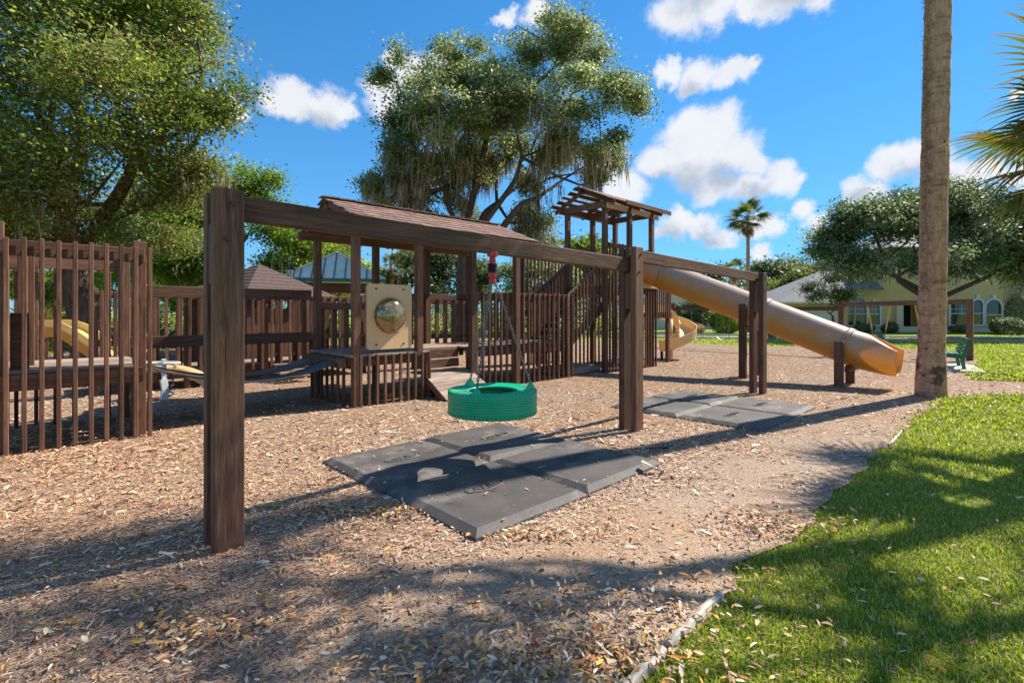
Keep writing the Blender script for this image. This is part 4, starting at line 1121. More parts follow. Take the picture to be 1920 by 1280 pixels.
wallbox(hs_, hx(1677), hx(1690), -.25, .05, 0, 2.5, 'palestucco', 'column', .03); wallbox(hs_, hx(1730), hx(1738), -.25, .05, 0, 2.5, 'palestucco', 'column', .03)
for k_ in range(9): wallbox(hs_, hx(1884-(k_ % 2)*2), hx(1900), -.10, .3, .45+k_*.66, .45+k_*.66+.56, 'quoin', 'quoin', .03)
for (x0, x1, y0, y1, arch) in WINS:
    a, b, zt_, zb_ = hx(x0), hx(x1), hz(y0), hz(y1)
    fw = .14
    wn = wallbox(hs_, a, b, -.03, .10, zb_, zt_ if not arch else zt_-(b-a)/2, 'glassdark', 'window')
    cx_, cz_ = (a+b)/2, (zb_+(zt_ if not arch else zt_-(b-a)/2))/2
    hh = (zt_ if not arch else zt_-(b-a)/2)-zb_
    m = MB()
    m.box((-(b-a)/2-fw/2, -.07, 0), fw, .14, hh+.02); m.box(((b-a)/2+fw/2, -.07, 0), fw, .14, hh+.02); m.box((0, -.08, -hh/2-fw/2), b-a+2*fw+.1, .18, fw)
    m.box((0, -.075, .05 if not arch else .1), b-a, .05, .07)
    if not arch:
        m.box((0, -.07, hh/2+fw/2), b-a+2*fw, .14, fw); m.box((0, -.07, hh/2+fw+.14), .22, .2, .26)
        for i in (-1, 1): m.box((i*(b-a)/6, -.072, hh/4), .03, .03, hh/2)
        m.box((0, -.073, hh/4), b-a, .03, .03)
    put('frame', m.mesh('white'), wn)
    if arch:
        r0 = (b-a)/2; g_ = MB(); n_ = 14; vv = [(r0*math.cos(math.pi*i/n_), 0, r0*math.sin(math.pi*i/n_)) for i in range(n_+1)]
        g_.add([(x, -.065, z) for x, _, z in vv], [tuple(range(n_+1))]); put('arch_pane', g_.mesh('glassdark'), wn, (0, 0, hh/2))
        g_ = MB(); g_.sweep([(( r0+fw/2)*math.cos(math.pi*i/n_), -.07, (r0+fw/2)*math.sin(math.pi*i/n_)) for i in range(n_+1)], [(-.07, -fw/2), (.07, -fw/2), (.07, fw/2), (-.07, fw/2)], True, up=Vector((0, 1, 0))); put('arch_trim', g_.mesh('white'), wn, (0, 0, hh/2))
        g_ = MB(); g_.box((0, -.08, r0+fw+.1), .25, .2, .3); put('keystone', g_.mesh('white'), wn, (0, 0, hh/2))
m = MB(); x0, x1 = hx(1645), hx(2060); m.add([(x0, -1.4, 6.7), (x1, -1.6, 6.7), (x1, 8, 6.7), (x0, 8, 6.7), (x0+4, 3.3, 9.0), (x1-4, 3.3, 9.0)], [(0, 1, 5, 4), (1, 2, 5), (2, 3, 4, 5), (3, 0, 4), (3, 2, 1, 0)]); m.build('roof', 'greyroof', hs_)
# garage wing
wallbox(hs_, hx(1452), hx(1575), -1.0, 5, -.05, 2.35, 'stucco'); wallbox(hs_, hx(1474), hx(1560), -1.06, -.9, 0, 2.05, 'white', 'garage_door')
m = MB(); x0, x1 = hx(1443), hx(1600); m.add([(x0, -1.5, 2.38), (x1, -1.5, 2.38), (x1, 6, 2.38), (x0, 6, 2.38), (hx(1570), 2.2, 5.1), (x1, 2.2, 5.1)], [(0, 1, 5, 4), (1, 2, 5), (2, 3, 4, 5), (3, 0, 4), (3, 2, 1, 0)]); m.build('garage_roof', 'greyroof', hs_)
wallbox(hs_, hx(1443), hx(1600), -1.56, -1.50, 2.26, 2.40, 'white', 'gutter')
for k_ in range(3): wallbox(hs_, hx(1476), hx(1558), -1.075, -1.06, .45+k_*.52, .50+k_*.52, 'palestucco', 'panel_groove')

K2 = 47/FPX
wh = thing('white_house', 'small white gabled house with dark arch beside the curved slide', 'house', W((1270-960)*K2, 47), -TH)
def wx(px): return (px-1270)*K2
wallbox(wh, wx(1200), wx(1296), 0, 6, -.05, 2.6, 'whitestucco'); wallbox(wh, wx(1296), wx(1420), 1.5, 6, -.05, 2.4, 'whitestucco')
m = MB(); m.add([(wx(1236), 0.0, 2.6), (wx(1296), 0.0, 2.6), (wx(1266), 0.0, 3.9), (wx(1236), 6, 2.6), (wx(1296), 6, 2.6), (wx(1266), 6, 3.9)], [(0, 1, 2), (5, 4, 3), (0, 3, 4, 1), (1, 4, 5, 2), (2, 5, 3, 0)]); m.build('gable', 'whitestucco', wh)
for s in (-1, 1):
    m = MB(); a = Vector((wx(1266), -.4, 4.02)); b = Vector((wx(1266)+s*wx(1270+36), -.4, 2.46)); m.add([a, b, b+Vector((0, 6.8, 0)), a+Vector((0, 6.8, 0)), a+Vector((0, 0, .14)), b+Vector((0, 0, .14)), b+Vector((0, 6.8, .14)), a+Vector((0, 6.8, .14))], [(0, 1, 2, 3), (4, 5, 6, 7), (0, 1, 5, 4), (1, 2, 6, 5), (2, 3, 7, 6), (3, 0, 4, 7)]); m.build('roof_slope', 'greyroof', wh)
    m = MB(); m.sweep([a+Vector((0, -.05, .02)), b+Vector((0, -.05, .02))], [(-.03, -.10), (.03, -.10), (.03, .12), (-.03, .12)], True); m.build('rake_trim', 'white', wh)
m = MB(); m.add([(wx(1296), .9, 2.4), (wx(1430), .9, 2.4), (wx(1430), 6.4, 2.4), (wx(1296), 6.4, 2.4), (wx(1296), 3.6, 4.4), (wx(1410), 3.6, 4.4)], [(0, 1, 5, 4), (1, 2, 5), (2, 3, 4, 5), (3, 0, 4), (3, 2, 1, 0)]); m.build('side_roof', 'greyroof', wh)
n_ = 12; m = MB(); r0 = .58; m.add([(wx(1266)-r0, -.03, 0), (wx(1266)+r0, -.03, 0)]+[(wx(1266)+r0*math.cos(math.pi*i/n_), -.03, 1.7+r0*math.sin(math.pi*i/n_)) for i in range(n_+1)], [tuple(range(n_+3))]); m.build('arched_doorway', 'doordark', wh)
for px in (1308, 1330): wallbox(wh, wx(px), wx(px+12), 1.44, 1.5, .8, 1.9, 'glassdark', 'window')

# ------------------------------------------------------------------ pavilion, lamp
pv = thing('pavilion', 'open pavilion with pale metal hip roof and green trim behind the bridge', 'pavilion', W((632-960)*25/FPX, 25), R(-28))
hip(pv, (0, 0), 2.25, 3.12, 4.55, 'roofmetal', 0, 0)
for s in range(4):
    an = s*math.pi/2
    def r_(x, y, z): return Vector((math.cos(an)*x-math.sin(an)*y, math.sin(an)*x+math.cos(an)*y, z))
    m = MB(); m.sweep([r_(-2.25, -2.25, 3.13), r_(0, 0, 4.57)], [(-.05, 0), (.05, 0), (.05, .06), (-.05, .06)], True); m.build('hip_cap', 'roofmetal', pv)
    for k_ in range(-4, 5):
        x = k_*.48; y = -2.25; yt = -abs(x); zt_ = 3.12+(4.55-3.12)*(2.25-abs(x))/2.25
        if abs(x) < 2.1: m = MB(); m.sweep([r_(x, y-.03, 3.12), r_(x, yt, zt_)], [(-.025, 0), (.025, 0), (.025, .04), (-.025, .04)], True); m.build('seam', 'greentrim', pv)
    m = MB(); a, b = r_(-2.3, -2.3, 3.08), r_(2.3, -2.3, 3.08); m.sweep([a, b], [(-.025, -.10), (.025, -.10), (.025, .06), (-.025, .06)], True); m.build('fascia', 'greentrim', pv)
    m = MB(); m.sweep([r_(-1.9, -1.9, 2.78), r_(1.9, -1.9, 2.78)], [(-.06, -.16), (.06, -.16), (.06, .16), (-.06, .16)], True); m.build('beam', 'wood', pv)
    p = r_(1.9, 1.9, 0); block('post', pv, (p.x, p.y, 1.35), .2, .2, 2.7, 'wood')
lp = thing('street_lamp', 'black lamp post with pale lantern beside the green trimmed pavilion', 'street lamp', W((546-960)*22/FPX, 22))
c = W((546-960)*22/FPX, 22)
m = MB(); m.lathe([(.12, 0), (.12, .15), (.06, .3), (.045, 1.5), (.04, 3.0), (.07, 3.04), (.09, 3.08)], 12, c); m.build('pole', 'darkmetal', lp, True)
m = MB(); m.lathe([(.09, 3.08), (.17, 3.45), (.0, 3.45)], 6, c); m.build('lantern', 'lampglass', lp)
m = MB(); m.lathe([(.20, 3.45), (.19, 3.50), (.08, 3.62), (.03, 3.66), (.02, 3.76), (0, 3.78)], 6, c); m.build('cap', 'darkmetal', lp)
for k_ in range(6):
    a = 2*math.pi*k_/6; m = MB(); m.tube([Vector(c)+Vector((.09*math.cos(a), .09*math.sin(a), 3.08)), Vector(c)+Vector((.172*math.cos(a), .172*math.sin(a), 3.45))], .012, 4); m.build('glazing_bar', 'darkmetal', lp)

# ------------------------------------------------------------------ trees
def tree(name, label, cat, base, lobes, nclus, nleaf, lsize, pal, seed, trunk_r=.3, fork=.3, spread=.35, moss=0, wood='bark', twigs=True, group=None, moss_len=.9, shell=.5, moss_lobes=None, fork_pt=None, per=9, mosscol=(.30, .26, .20)):
    rng = np.random.default_rng(seed); rr = random.Random(seed)
    base = Vector(base); t = thing(name, label, cat, base, 0, group)
    LB = [(np.array(c), np.array(r)) for c, r in lobes]
    wgt = np.array([r[0]*r[1]+r[0]*r[2] for _, r in LB]); wgt = wgt/wgt.sum()
    li = rng.choice(len(LB), nclus, p=wgt)
    d = unit(rng.normal(size=(nclus, 3))); rad = ((shell+(1-shell)*rng.uniform(0, 1, nclus)**.55)*rng.uniform(.8, 1.22, nclus))[:, None]
    cc = np.array([LB[i][0] for i in li])+d*rad*np.array([LB[i][1] for i in li])
    # boughs: small clumps gather round fewer centres, leaving gaps between them
    nb = max(8, nclus//per); bi = rng.choice(nclus, nb, replace=False); bough = cc[bi]; own = rng.choice(nb, nclus)
    bs_ = np.array([LB[li[bi[j]]][1][0] for j in range(nb)])[own][:, None]
    cc = bough[own]+rng.normal(size=(nclus, 3))*bs_*np.array([.20, .20, .115])*(1.0 if per < 12 else 1.12)
    kp = cc[:, 2] > .25; cc = cc[kp]; nclus = len(cc)
    ls = spread*rng.uniform(.55, 1.3, nclus)
    idx = rng.choice(nclus, nleaf)
    pts = cc[idx]+rng.normal(size=(nleaf, 3))*ls[idx][:, None]*np.array([1, 1, .62])
    pts[:, 2] = np.maximum(pts[:, 2], .05)
    pal = np.array(pal); bc_ = rng.uniform(.72, 1.3, nb); cb = pal[rng.choice(len(pal), nclus)]*bc_[own[kp]][:, None]*rng.uniform(.85, 1.15, (nclus, 1))
    col = cb[idx]*rng.uniform(.75, 1.3, (nleaf, 1))
    v, f, cl = leafcloud(rng, pts, lsize, col, asp=.5)
    bnp = np.array(base)
    put('crown', np_mesh(v-bnp, f, 'leaf', cl), t, base)
    m = MB()
    ctr = Vector(np.mean([c for c, _ in LB], 0)); fk = Vector(fork_pt) if fork_pt is not None else base+(ctr-base)*fork+Vector((0, 0, .0))
    pts_ = [base+Vector((0, 0, -.15)), base+(fk-base)*.35+Vector((rr.gauss(0, .1), rr.gauss(0, .1), 0))*trunk_r, fk]
    m.tube(smooth_path(pts_, 5), [trunk_r*(1.35-.6*i/10) for i in range(11)], 12)
    nm_ = max(2, min(6, len(LB)//3)); seeds_ = rr.sample(range(len(LB)), nm_); hubs = {}
    for i, (c, r) in enumerate(LB):
        j = min(seeds_, key=lambda q: np.linalg.norm(LB[q][0]-c)); hubs.setdefault(j, []).append(i)
    for j, mem in hubs.items():
        h = Vector(np.mean([LB[i][0] for i in mem], 0)); h = fk+(h-fk)*.62
        ln = (h-fk).length; p = smooth_path([fk, fk+(h-fk)*.33+Vector((rr.gauss(0, .12), rr.gauss(0, .12), -.04))*ln, fk+(h-fk)*.7+Vector((rr.gauss(0, .10), rr.gauss(0, .10), .05))*ln, h], 4); n = len(p)
        r0 = trunk_r*rr.uniform(.42, .58); m.tube(p, [r0*(1-.55*i/(n-1)) for i in range(n)], 8)
        for i in mem:
            c = Vector(LB[i][0]); l2 = (c-h).length; p = smooth_path([h, h+(c-h)*.5+Vector((rr.gauss(0, .2), rr.gauss(0, .2), rr.gauss(0, .2)))*l2, c], 4); n = len(p)
            m.tube(p, [r0*.42*(1-.8*i_/(n-1)) for i_ in range(n)], 6)
    if twigs:
        for i in rng.choice(nclus, min(nclus, 260), replace=False):
            e = Vector(cc[i]); j = min(range(len(LB)), key=lambda q: (Vector(LB[q][0])-e).length); s = Vector(LB[j][0]); s = s+(e-s)*.15
            m.tube([s, s+(e-s)*.5+Vector((rr.gauss(0, .1), rr.gauss(0, .1), rr.gauss(0, .1)))*(e-s).length, e], [trunk_r*.08, trunk_r*.05, trunk_r*.02], 4, False)
    m.build('trunk', wood, t, True)
    if moss:
        mi = rng.choice(nclus, moss) if moss_lobes is None else None
        if mi is None:
            sel = [i for i in range(nclus)]
            zmax = moss_lobes; sel = [i for i in sel if cc[i][2] < zmax]; mi = rng.choice(sel, moss)
        V = []; n = moss
        ns = 9; ctr_ = np.repeat(cc[mi]+rng.normal(size=(n, 3))*.3, ns, 0); nt = len(ctr_)
        ctr_ = ctr_+rng.normal(size=(nt, 3))*np.array([.13, .13, .15])
        L_ = (moss_len*np.repeat(rng.uniform(.4, 1.5, n), ns)*rng.uniform(.4, 1.1, nt))[:, None]; w = (.012+.016*rng.uniform(size=nt))[:, None]*max(1, lsize/.13)
        an = rng.uniform(0, 6.283, nt); s = np.stack([np.cos(an), np.sin(an), np.zeros(nt)], 1); sway = rng.normal(size=(nt, 3))*.08*L_; sway[:, 2] = 0
        dz = np.array([0, 0, 1.])
        v = np.stack([ctr_-s*w, ctr_+s*w, ctr_-dz*L_*.5+sway+s*w*.9, ctr_-dz*L_*.5+sway-s*w*.9, ctr_-dz*L_+sway*1.6], 1); v[:, :, 2] = np.maximum(v[:, :, 2], .3); v = v.reshape(-1, 3)
        i0 = (np.arange(nt)*5)[:, None]; f = np.concatenate([i0+np.array([[0, 1, 2]]), i0+np.array([[0, 2, 3]]), i0+np.array([[3, 2, 4]])], 1).reshape(-1, 3)
        col = np.array(mosscol)*rng.uniform(.6, 1.35, (nt, 1))
        put('spanish_moss', np_mesh(v-bnp, f, 'moss', np.repeat(col, 5, 0)), t, base)['kind'] = 'stuff'
    return t
def lob(px, py, rp, zc, dz=0, fy=.85, fz=1.0):
    z = zc+dz; c = PX(px, py, z); r = rp*z/FPX
    return (c, (r, r*fz, r*fy))

OAK = [(.13, .17, .07), (.19, .235, .095), (.255, .295, .125), (.33, .355, .18), (.085, .12, .05)]
BRIGHT = [(.14, .22, .03), (.20, .29, .04), (.10, .17, .025), (.27, .33, .06)]
DARK = [(.09, .135, .06), (.135, .18, .08), (.19, .235, .115), (.065, .095, .045), (.26, .29, .16)]
# centre oak
z0 = 24
L1 = [lob(*a) for a in ((790,130,62,z0,0),(850,105,52,z0,1),(740,145,32,z0,0),(900,155,58,z0,-1),(1030,75,66,z0,1),(1090,95,58,z0,0),(970,120,52,z0,0),(1120,150,58,z0,-1),(1165,185,42,z0,0),(1060,185,72,z0,-2),
      (960,210,80,z0,-1),(830,210,80,z0,-2),(760,235,48,z0,0),(780,300,62,z0,0),(740,345,46,z0,0),(850,310,66,z0,1),(920,290,60,z0,2),(1000,290,56,z0,2),(1090,270,62,z0,-1),(1145,285,36,z0,1),(720,380,26,z0,0),(800,375,52,z0,2),(1020,350,46,z0,0),(980,410,36,z0,1),(1125,320,26,z0,0),(1005,450,44,z0,1),(880,395,40,z0,3))]
tree('oak_tree', 'large spreading oak with hanging moss behind the covered deck', 'tree', G(868, 648), L1, 2900, 160000, .140, OAK, 21, .40, moss=640, per=17, moss_lobes=9.6, fork_pt=PX(872, 470, z0), spread=.28, moss_len=1.0, mosscol=(.33, .265, .19), shell=.30)
# left oak, close
z0 = 12.5
L2 = [lob(*a) for a in ((60,60,120,z0,0),(200,40,130,z0,1),(310,60,100,z0,1.5),(330,150,95,z0,.5),(210,170,120,z0,-.5),(80,220,120,z0,-1),(340,250,82,z0,1),(230,300,110,z0,1),(90,350,110,z0,.5),(270,390,80,z0,2),(170,420,80,z0,2.5),(20,430,90,z0,2),(-80,150,160,z0,0),(-120,380,140,z0,1),(200,-90,150,z0,2),(20,-110,160,z0,1),(360,330,60,z0,2),(365,40,50,z0,1),(300,445,56,z0,3),(60,475,70,z0,3),(390,210,36,z0,1))]
tree('oak_tree', 'mossy oak filling the upper left corner above the slatted platform', 'tree', W(-12.8, 15.6), L2, 2900, 170000, .105, [(.14, .19, .035), (.19, .245, .05), (.25, .29, .07), (.095, .135, .03), (.28, .25, .10)], 22, .45, moss=170, fork_pt=PX(125, 480, 14.5), spread=.33, moss_len=.45, moss_lobes=6.0, shell=.3, mosscol=(.25, .20, .12))
# bright trees behind it
L3 = [lob(*a) for a in ((400,370,70,26,0),(470,390,70,26,1),(350,430,70,26,-1),(520,440,62,26,0),(440,460,70,26,-1),(560,470,46,26,1),(340,500,60,26,0),(480,345,30,26,0),(260,450,70,26,2),(520,510,50,26,0),(310,385,70,26,1),(390,520,62,26,1),(230,520,66,26,2))]
tree('broadleaf_tree', 'bright green leafy tree seen just behind the nearest swing post', 'tree', G(450, 645), L3, 1000, 72000, .16, BRIGHT, 23, .35, moss=90, spread=.42, moss_lobes=5, shell=.35)
for i, (lab, px, zc, lbs, pal, nl) in enumerate((
    ('pale green tree low beyond the pavilion roof', 610, 34, ((575,500,48),(620,480,40),(650,510,44),(600,540,44),(690,520,36)), BRIGHT, 14000),
    ('dark tree beyond the covered deck left of the big oak trunk', 760, 38, ((745,505,44),(790,490,40),(770,545,46),(720,540,34)), OAK, 13000),
    ('dark tree low behind the big oak trunk', 880, 40, ((850,510,44),(905,500,44),(880,545,50),(940,530,40)), DARK, 13000),
    ('bushy tree between the deck roof and the tower', 1005, 36, ((985,480,34),(1020,500,42),(1000,535,44),(1050,530,36)), OAK, 13000),
    ('light green tree seen through the tower posts', 1100, 42, ((1085,480,30),(1120,470,26),(1100,520,46),(1140,530,40)), BRIGHT, 11000),
    ('slender dark pine above the tube slide', 1310, 60, ((1290,530,24),(1320,520,22),(1345,530,26),(1300,555,30)), DARK, 8000),
    ('tall airy pine behind the end swing post', 1455, 62, ((1430,512,18),(1452,500,20),(1470,515,22),(1490,505,16),(1440,540,24),(1475,545,22)), DARK, 7000),
    ('yellow green tree beside the grey garage roof', 1500, 52, ((1490,525,26),(1515,530,24),(1470,548,24),(1530,515,20)), [(.16, .19, .05), (.20, .22, .06), (.11, .14, .04)], 8000),
    ('dark tree behind the tube slide middle', 1400, 58, ((1380,540,28),(1415,530,26),(1400,560,30),(1350,550,26)), DARK, 8000),
    ('dense dark tree at far left behind the oak', 40, 30, ((0,470,90),(90,490,80),(180,500,80),(40,540,80),(140,560,60),(-80,500,90)), BRIGHT, 34000),
    ('leafy green tree behind the left bridge rail', 300, 32, ((250,500,60),(310,520,54),(360,540,50),(280,560,50),(220,560,50)), BRIGHT, 16000))):
    lb = [lob(a, b, r, zc, random.Random(i*7+a).uniform(-2, 2)) for a, b, r in lbs]
    tree('background_tree', lab, 'tree', W((px-960)*zc/FPX, zc), lb, 150, nl, .0068*zc, pal, 40+i, .012*zc*.6, spread=.011*zc, moss=26 if i in (1, 2, 9) else 0, twigs=True, group='trees in the background', moss_len=1.5)
# right oak before the house
z0 = 31
L5 = [lob(*a) for a in ((1560,450,50,z0,0),(1620,420,54,z0,-1),(1680,400,52,z0,0),(1590,500,48,z0,-1),(1650,480,60,z0,-2),(1740,400,60,z0,0),(1800,390,56,z0,0),(1860,400,60,z0,0),(1710,460,62,z0,-2),(1790,460,64,z0,-1),(1880,460,70,z0,0),(1940,430,70,z0,0),(1545,480,30,z0,0),(1760,370,34,z0,1),(1925,505,46,z0,0),(1990,470,80,z0,0),(1800,360,24,z0,0))]
tree('oak_tree', 'broad dark oak standing before the yellow house on the right', 'tree', W((1752-960)*31/FPX, 31), L5, 1500, 112000, .19, DARK, 27, .42, moss=40, fork_pt=PX(1745, 570, 31), spread=.42, moss_lobes=4.6, shell=.3)
L6 = [lob(*a) for a in ((1560,540,36,34,0),(1525,550,24,34,0),(1590,550,26,34,0),(1560,510,24,34,0),(1545,575,22,34,0))]
tree('crape_myrtle', 'small pale crape myrtle in front of the garage door', 'tree', G(1565, 627), L6, 120, 9000, .13, [(.07, .10, .045), (.11, .14, .07), (.05, .075, .03)], 28, .10, fork=.45, spread=.28)
L7 = [lob(*a) for a in ((1300,580,26,39,0),(1325,585,22,39,0),(1285,592,20,39,0),(1318,562,20,39,0))]
tree('small_tree', 'small round leafy tree in front of the white house', 'tree', G(1308, 623), L7, 90, 9000, .17, OAK, 29, .12, fork=.3, spread=.3)

# off to the right, out of frame: the oak whose limbs shade the foreground
def lobc(xc, zc, z, r, fz=.6): return (W(xc, zc, z), (r, r, r*fz))
L8 = [lobc(5.5, 5.95, 7.0, .75), lobc(4.9, 5.7, 7.0, .5), lobc(6.4, 5.7, 7.2, .6), lobc(7.7, 5.7, 6.3, .6), lobc(12.3, 7.3, 8.4, .9), lobc(5.0, 4.9, 7.1, .45), lobc(11.6, 4.6, 7.2, 1.2), lobc(7.7, 9.2, 12.0, .9), lobc(8.7, 9.7, 12.0, .8), lobc(6.9, 8.4, 12.2, .7), lobc(7.9, 8.3, 11.5, .6)]
tree('oak_tree', 'tall oak out of frame on the right shading the foreground', 'tree', W(10.6, 5.4), L8, 380, 9500, .10, OAK, 30, .35, fork_pt=W(10.2, 5.5, 4.5), spread=.24, shell=.2)

# shrubs
def shrub(label, px, py, wpx, hpx, zc, pal, n, lsize, seed, flowers=0):
    c = W((px-960)*zc/FPX, zc); r = wpx*zc/FPX/2; h = hpx*zc/FPX
    rng = np.random.default_rng(seed); t = thing('shrub', label, 'shrub', c, 0, 'shrubs and hedges')
    d = unit(rng.normal(size=(n, 3))); p = d*(rng.uniform(.55, 1, n)**.4)[:, None]*np.array([r, r*.8, h*.55])*(1+.10*np.sin(d[:, :1]*7)*np.sin(d[:, 1:2]*6+1))+np.array([0, 0, h*.5]); p[:, 2] = np.clip(p[:, 2], .03, None)
    col = np.array(pal)[rng.choice(len(pal), n)]*rng.uniform(.7, 1.3, (n, 1)); v, f, cl = leafcloud(rng, p, lsize, col)
    put('foliage', np_mesh(v, f, 'leaf', cl), t, c)
    m = MB(); m.tube([c, Vector(c)+Vector((0, 0, h*.6))], [.05, .02], 6); m.build('stem', 'bark', t)
    if flowers:
        p = unit(rng.normal(size=(flowers, 3)))*np.array([r, r*.8, h*.6])+np.array([0, 0, h*.5]); p[:, 2] = np.abs(p[:, 2])
        v, f, cl = leafcloud(rng, p, .12, np.array([[.65, .28, .24]])*rng.uniform(.7, 1.3, (flowers, 1))); put('flowers', np_mesh(v, f, 'leaf', cl), t, c)
shrub('rounded bright green hedge behind the far swing beam', 1362, 618, 70, 46, 38.5, BRIGHT, 9000, .14, 61)
shrub('low pink flowering shrub below the small round tree', 1300, 620, 46, 18, 37.5, OAK, 2500, .12, 62, 500)
shrub('clipped dark hedge below the arched windows of the yellow house', 1890, 628, 66, 30, 36, DARK, 5000, .13, 63)
shrub('taller leafy shrub at the right edge before the yellow house', 1905, 625, 42, 70, 37.5, OAK, 3500, .14, 64)
shrub('small dark shrub left of the front door', 1672, 624, 26, 20, 38.5, DARK, 1600, .12, 65)
shrub('tiny dark shrub right beside the door column', 1660, 624, 16, 16, 38.2, DARK, 900, .12, 66)
shrub('low shrub under the triple window of the yellow house', 1620, 623, 40, 16, 39.2, DARK, 1600, .12, 67)
shrub('dark shrub under the single window of the yellow house', 1800, 624, 44, 14, 39.2, DARK, 1600, .12, 68)

for i, px in enumerate((330, 420, 520, 640, 720, 800, 880, 950, 1030, 1110)):
    shrub(('broad', 'dense', 'loose', 'dark', 'rounded', 'shady', 'leafy', 'dim', 'wide', 'deep green')[i]+' evergreen shrub in the rear planting, number '.replace(', number ', '')+(' behind the bridge rails', ' behind the first swing post', ' left of the lamp post', ' below the pavilion', ' behind the bubble panel', ' behind the deck posts', ' behind the big oak trunk', ' behind the tire swing chains', ' behind the slat wall end', ' behind the stair')[i], px, 630, 110, 62+(i*37) % 30, 33+(i*13) % 5, (OAK, DARK)[i % 2], 4200, .17, 160+i)

# ------------------------------------------------------------------ palms
def fan_mesh(seed, pet=1.0, bl=.95, nseg=34, w=.028, pal=((.055, .09, .014), (.08, .115, .018), (.12, .14, .022), (.16, .13, .035)), droop=.5, tipc=(.28, .18, .08)):
    """costapalmate leaf pointing along +X from the origin, bending down"""
    rng = np.random.default_rng(seed); V = []; F = []; C_ = []
    def bend(x): return -.10*x*x
    n = 7
    for i in range(n):
        x = pet*i/(n-1); r = .018*(1-.5*i/(n-1))+.006
        for (dy, dz) in ((-r, 0), (0, r*.8), (r, 0), (0, -r*.8)): V.append((x, dy, bend(x)+dz)); C_.append((.20, .22, .05))
    for i in range(n-1):
        for k in range(4): a = i*4+k; b = i*4+(k+1) % 4; F.append((a, b, b+4, a+4))
    for s in range(nseg):
        t = -1+2*s/(nseg-1); ang = t*R(118); ln = bl*(1-.30*abs(t)**2)*rng.uniform(.88, 1.08)
        hub = np.array([pet-.02+.16*(1-abs(t)), 0, bend(pet)])
        d = np.array([math.cos(ang), math.sin(ang), .10-.22*abs(t)]); d /= np.linalg.norm(d)
        sd_ = np.array([-math.sin(ang), math.cos(ang), 0]); c0 = np.array(pal[rng.integers(len(pal))])*rng.uniform(.8, 1.25)
        k0 = len(V); m_ = 6; dr = droop*rng.uniform(.6, 1.5)
        for j in range(m_):
            u = j/(m_-1); p = hub+d*ln*u*(1-.12*dr*u)+np.array([0, 0, -1])*dr*ln*max(0, u-.35)**2*1.2
            ww = w*ln*(.35+1.6*u if u < .45 else 1.07*(1-u)/.55*1.0+.06)
            cc = c0*(1-u**3*.75)+np.array(tipc)*u**3*.75
            V += [tuple(p-sd_*ww+np.array([0, 0, ww*.5])), tuple(p), tuple(p+sd_*ww+np.array([0, 0, ww*.5]))]; C_ += [tuple(cc)]*3
        for j in range(m_-1):
            a = k0+j*3; F += [(a, a+1, a+4, a+3), (a+1, a+2, a+5, a+4)]
    return np_mesh(np.array(V), np.array(F), 'frond', np.array(C_))
FM = [fan_mesh(70+i) for i in range(4)]
FMd = [fan_mesh(80+i, pal=((.09, .13, .025), (.13, .17, .035), (.07, .10, .02)), droop=.7) for i in range(2)]
FMb = [fan_mesh(90, pal=((.24, .16, .08), (.30, .21, .11), (.18, .12, .06)), droop=1.2)]
def palm(label, base, ztop, r0, r1, nf, scale, seed, meshes, lean=(0, 0), rough=.0, trunkmat='palmbark', seg=14, group='sabal palms', dead=6, elev=(-35, 75), aim=None, name='palm_tree'):
    rr = random.Random(seed); base = Vector(base); t = thing(name, label, 'palm tree', base, 0, group)
    n = 110 if rough else 14; m = MB(); top = base+Vector((lean[0], lean[1], ztop)); pts = []; rad = []
    for i in range(n):
        u = i/(n-1); pts.append(base+(top-base)*u+Vector((math.sin(u*5)*.03, math.cos(u*4)*.03, -.1 if i == 0 else 0))); rad.append((r0+(r1-r0)*min(1, u*1.3))*(1+(rough*(rr.uniform(-.7, .7)+.45*math.sin(i*1.9))))*(1.0+(.16*max(0, 1-u*22) if rough else 0)))
    m.tube(pts, rad, seg)
    if rough:
        q = np.random.default_rng(seed); a = np.array(m.v); nr = q.normal(size=(len(a), 1))*rough*.35*r0
        cx = np.repeat(np.array([tuple(p) for p in pts]), seg, 0); a = a+unit(a-cx)*nr; m.v = [tuple(p) for p in a]
    m.build('trunk', trunkmat, t, True)
    for k_ in range(nf+dead):
        isd = k_ >= nf; me = (FMb if isd else meshes)[k_ % len(FMb if isd else meshes)]
        az = k_*2.399963+rr.uniform(-.2, .2); el = R(rr.uniform(*elev)) if not isd else R(rr.uniform(-80, -50))
        if aim and k_ < len(aim): az, el = aim[k_]
        sc_ = scale*rr.uniform(.88, 1.1)*(.85 if isd else 1)
        o = put('frond' if not isd else 'dead_frond', me, t, top+Vector((0, 0, -.1 if not isd else -.25)), (Euler((0, 0, az)).to_quaternion() @ Euler((0, -el, 0)).to_quaternion() @ Euler((rr.uniform(-.4, .4), 0, 0)).to_quaternion()))
        o.scale = (sc_, sc_, sc_)
    return t
# near trunk
pb = W((1749-960)*9.55/FPX, 9.55); lv = W(.22, 0, 0)
NEAR = palm('tall bare palm trunk rising out of frame on the right of the mulch', pb, 18.0, .214, .204, 22, 1.25, 101, FM, (lv.x, lv.y), .05, seg=28)
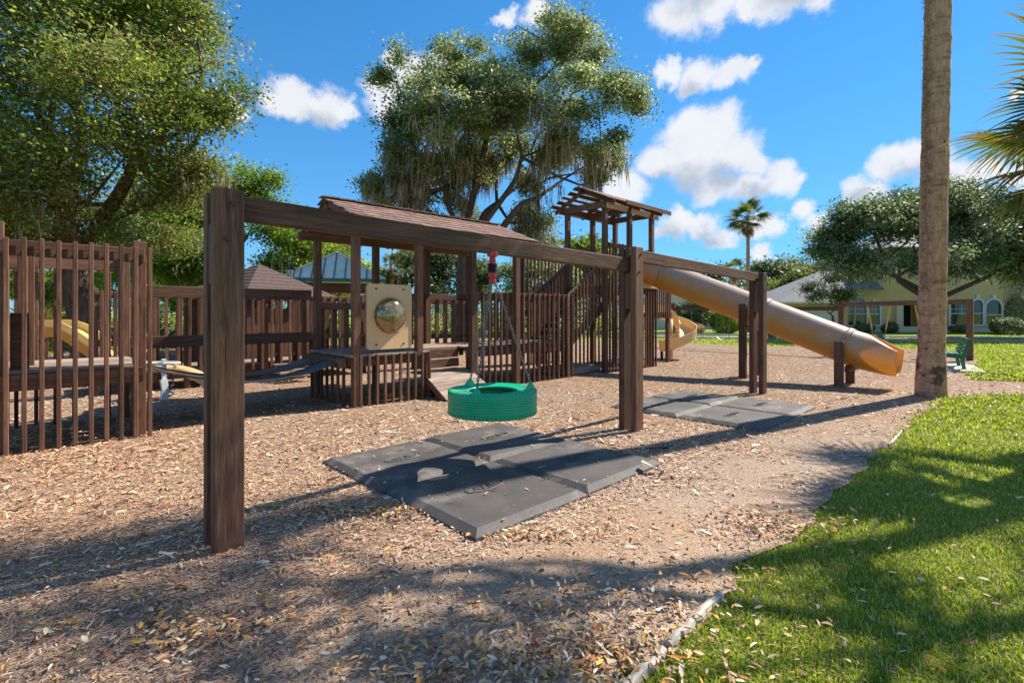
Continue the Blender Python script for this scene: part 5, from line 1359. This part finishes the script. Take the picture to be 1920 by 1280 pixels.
# ferny lichen down the left edge of the trunk
rng = np.random.default_rng(5); n = 2600; z = rng.uniform(2.0, 9.5, n); an = rng.normal(math.pi*1.02, .28, n)
rad = .215; p = npw(np.cos(an)*rad, np.sin(an)*rad, z)+np.array([pb.x, pb.y, 0])+np.outer(z/18, np.array([lv.x, lv.y, 0]))
v, f, cl = leafcloud(rng, p, .035, np.array([[.26, .25, .12]])*rng.uniform(.5, 1.3, (n, 1)))
o = put('lichen', np_mesh(v-np.array(pb), f, 'moss', cl), NEAR, pb)
# fan palm whose fronds enter at the right edge
cpos = W(8.0, 6.6, 0)
def aimto(px, py, zc=6.2):
    d = PX(px, py, zc)-(Vector(cpos)+Vector((0, 0, 3.9))); return (math.atan2(d.y, d.x), math.asin(max(-1, min(1, d.z/d.length)))+R(9))
palm('fan palm with yellow green fronds entering at the right edge', cpos, 4.0, .20, .17, 14, 1.02, 102, FM, (0, 0), .06, seg=16, dead=6, aim=[aimto(1830, 130), aimto(1790, 265), aimto(1810, 415), aimto(1850, 545), aimto(1840, 480, 6.6), aimto(1900, 250, 5.6), aimto(1890, 60, 7)])
for (lab, px, py, zc, r_px, nf) in (('tall slim palm standing alone against the clouds', 1402, 402, 44, 38, 30), ('shorter palm just left of the tall slim palm', 1377, 500, 52, 22, 20),
                                    ('palm crown showing left of the tower posts', 1042, 458, 44, 26, 20), ('palm crown showing between the tower posts', 1110, 455, 42, 30, 22), ('small palm seen between the covered deck posts', 735, 492, 36, 26, 20)):
    b = W((px-960)*zc/FPX, zc); zt_ = EYE+(HOR-py)*zc/FPX-.2
    palm(lab, b, zt_, .20, .15, nf, r_px*zc/FPX/1.75, int(px), FMd, dead=8)
# saw palmetto clumps behind the left platform
for (lab, px, zc) in (('spiky palmetto clump left of the toddler slide top', 70, 15.5), ('spiky palmetto clump above the toddler slide', 135, 16.5), ('spiky palmetto clump right of the toddler slide', 190, 15.8), ('spiky palmetto clump behind the left bridge rail', 262, 17.5)):
    palm(lab, W((px-960)*zc/FPX, zc), .5, .10, .08, 14, .85, int(px*3), FM, dead=2, elev=(5, 75), group='palmetto clumps', name='palmetto')
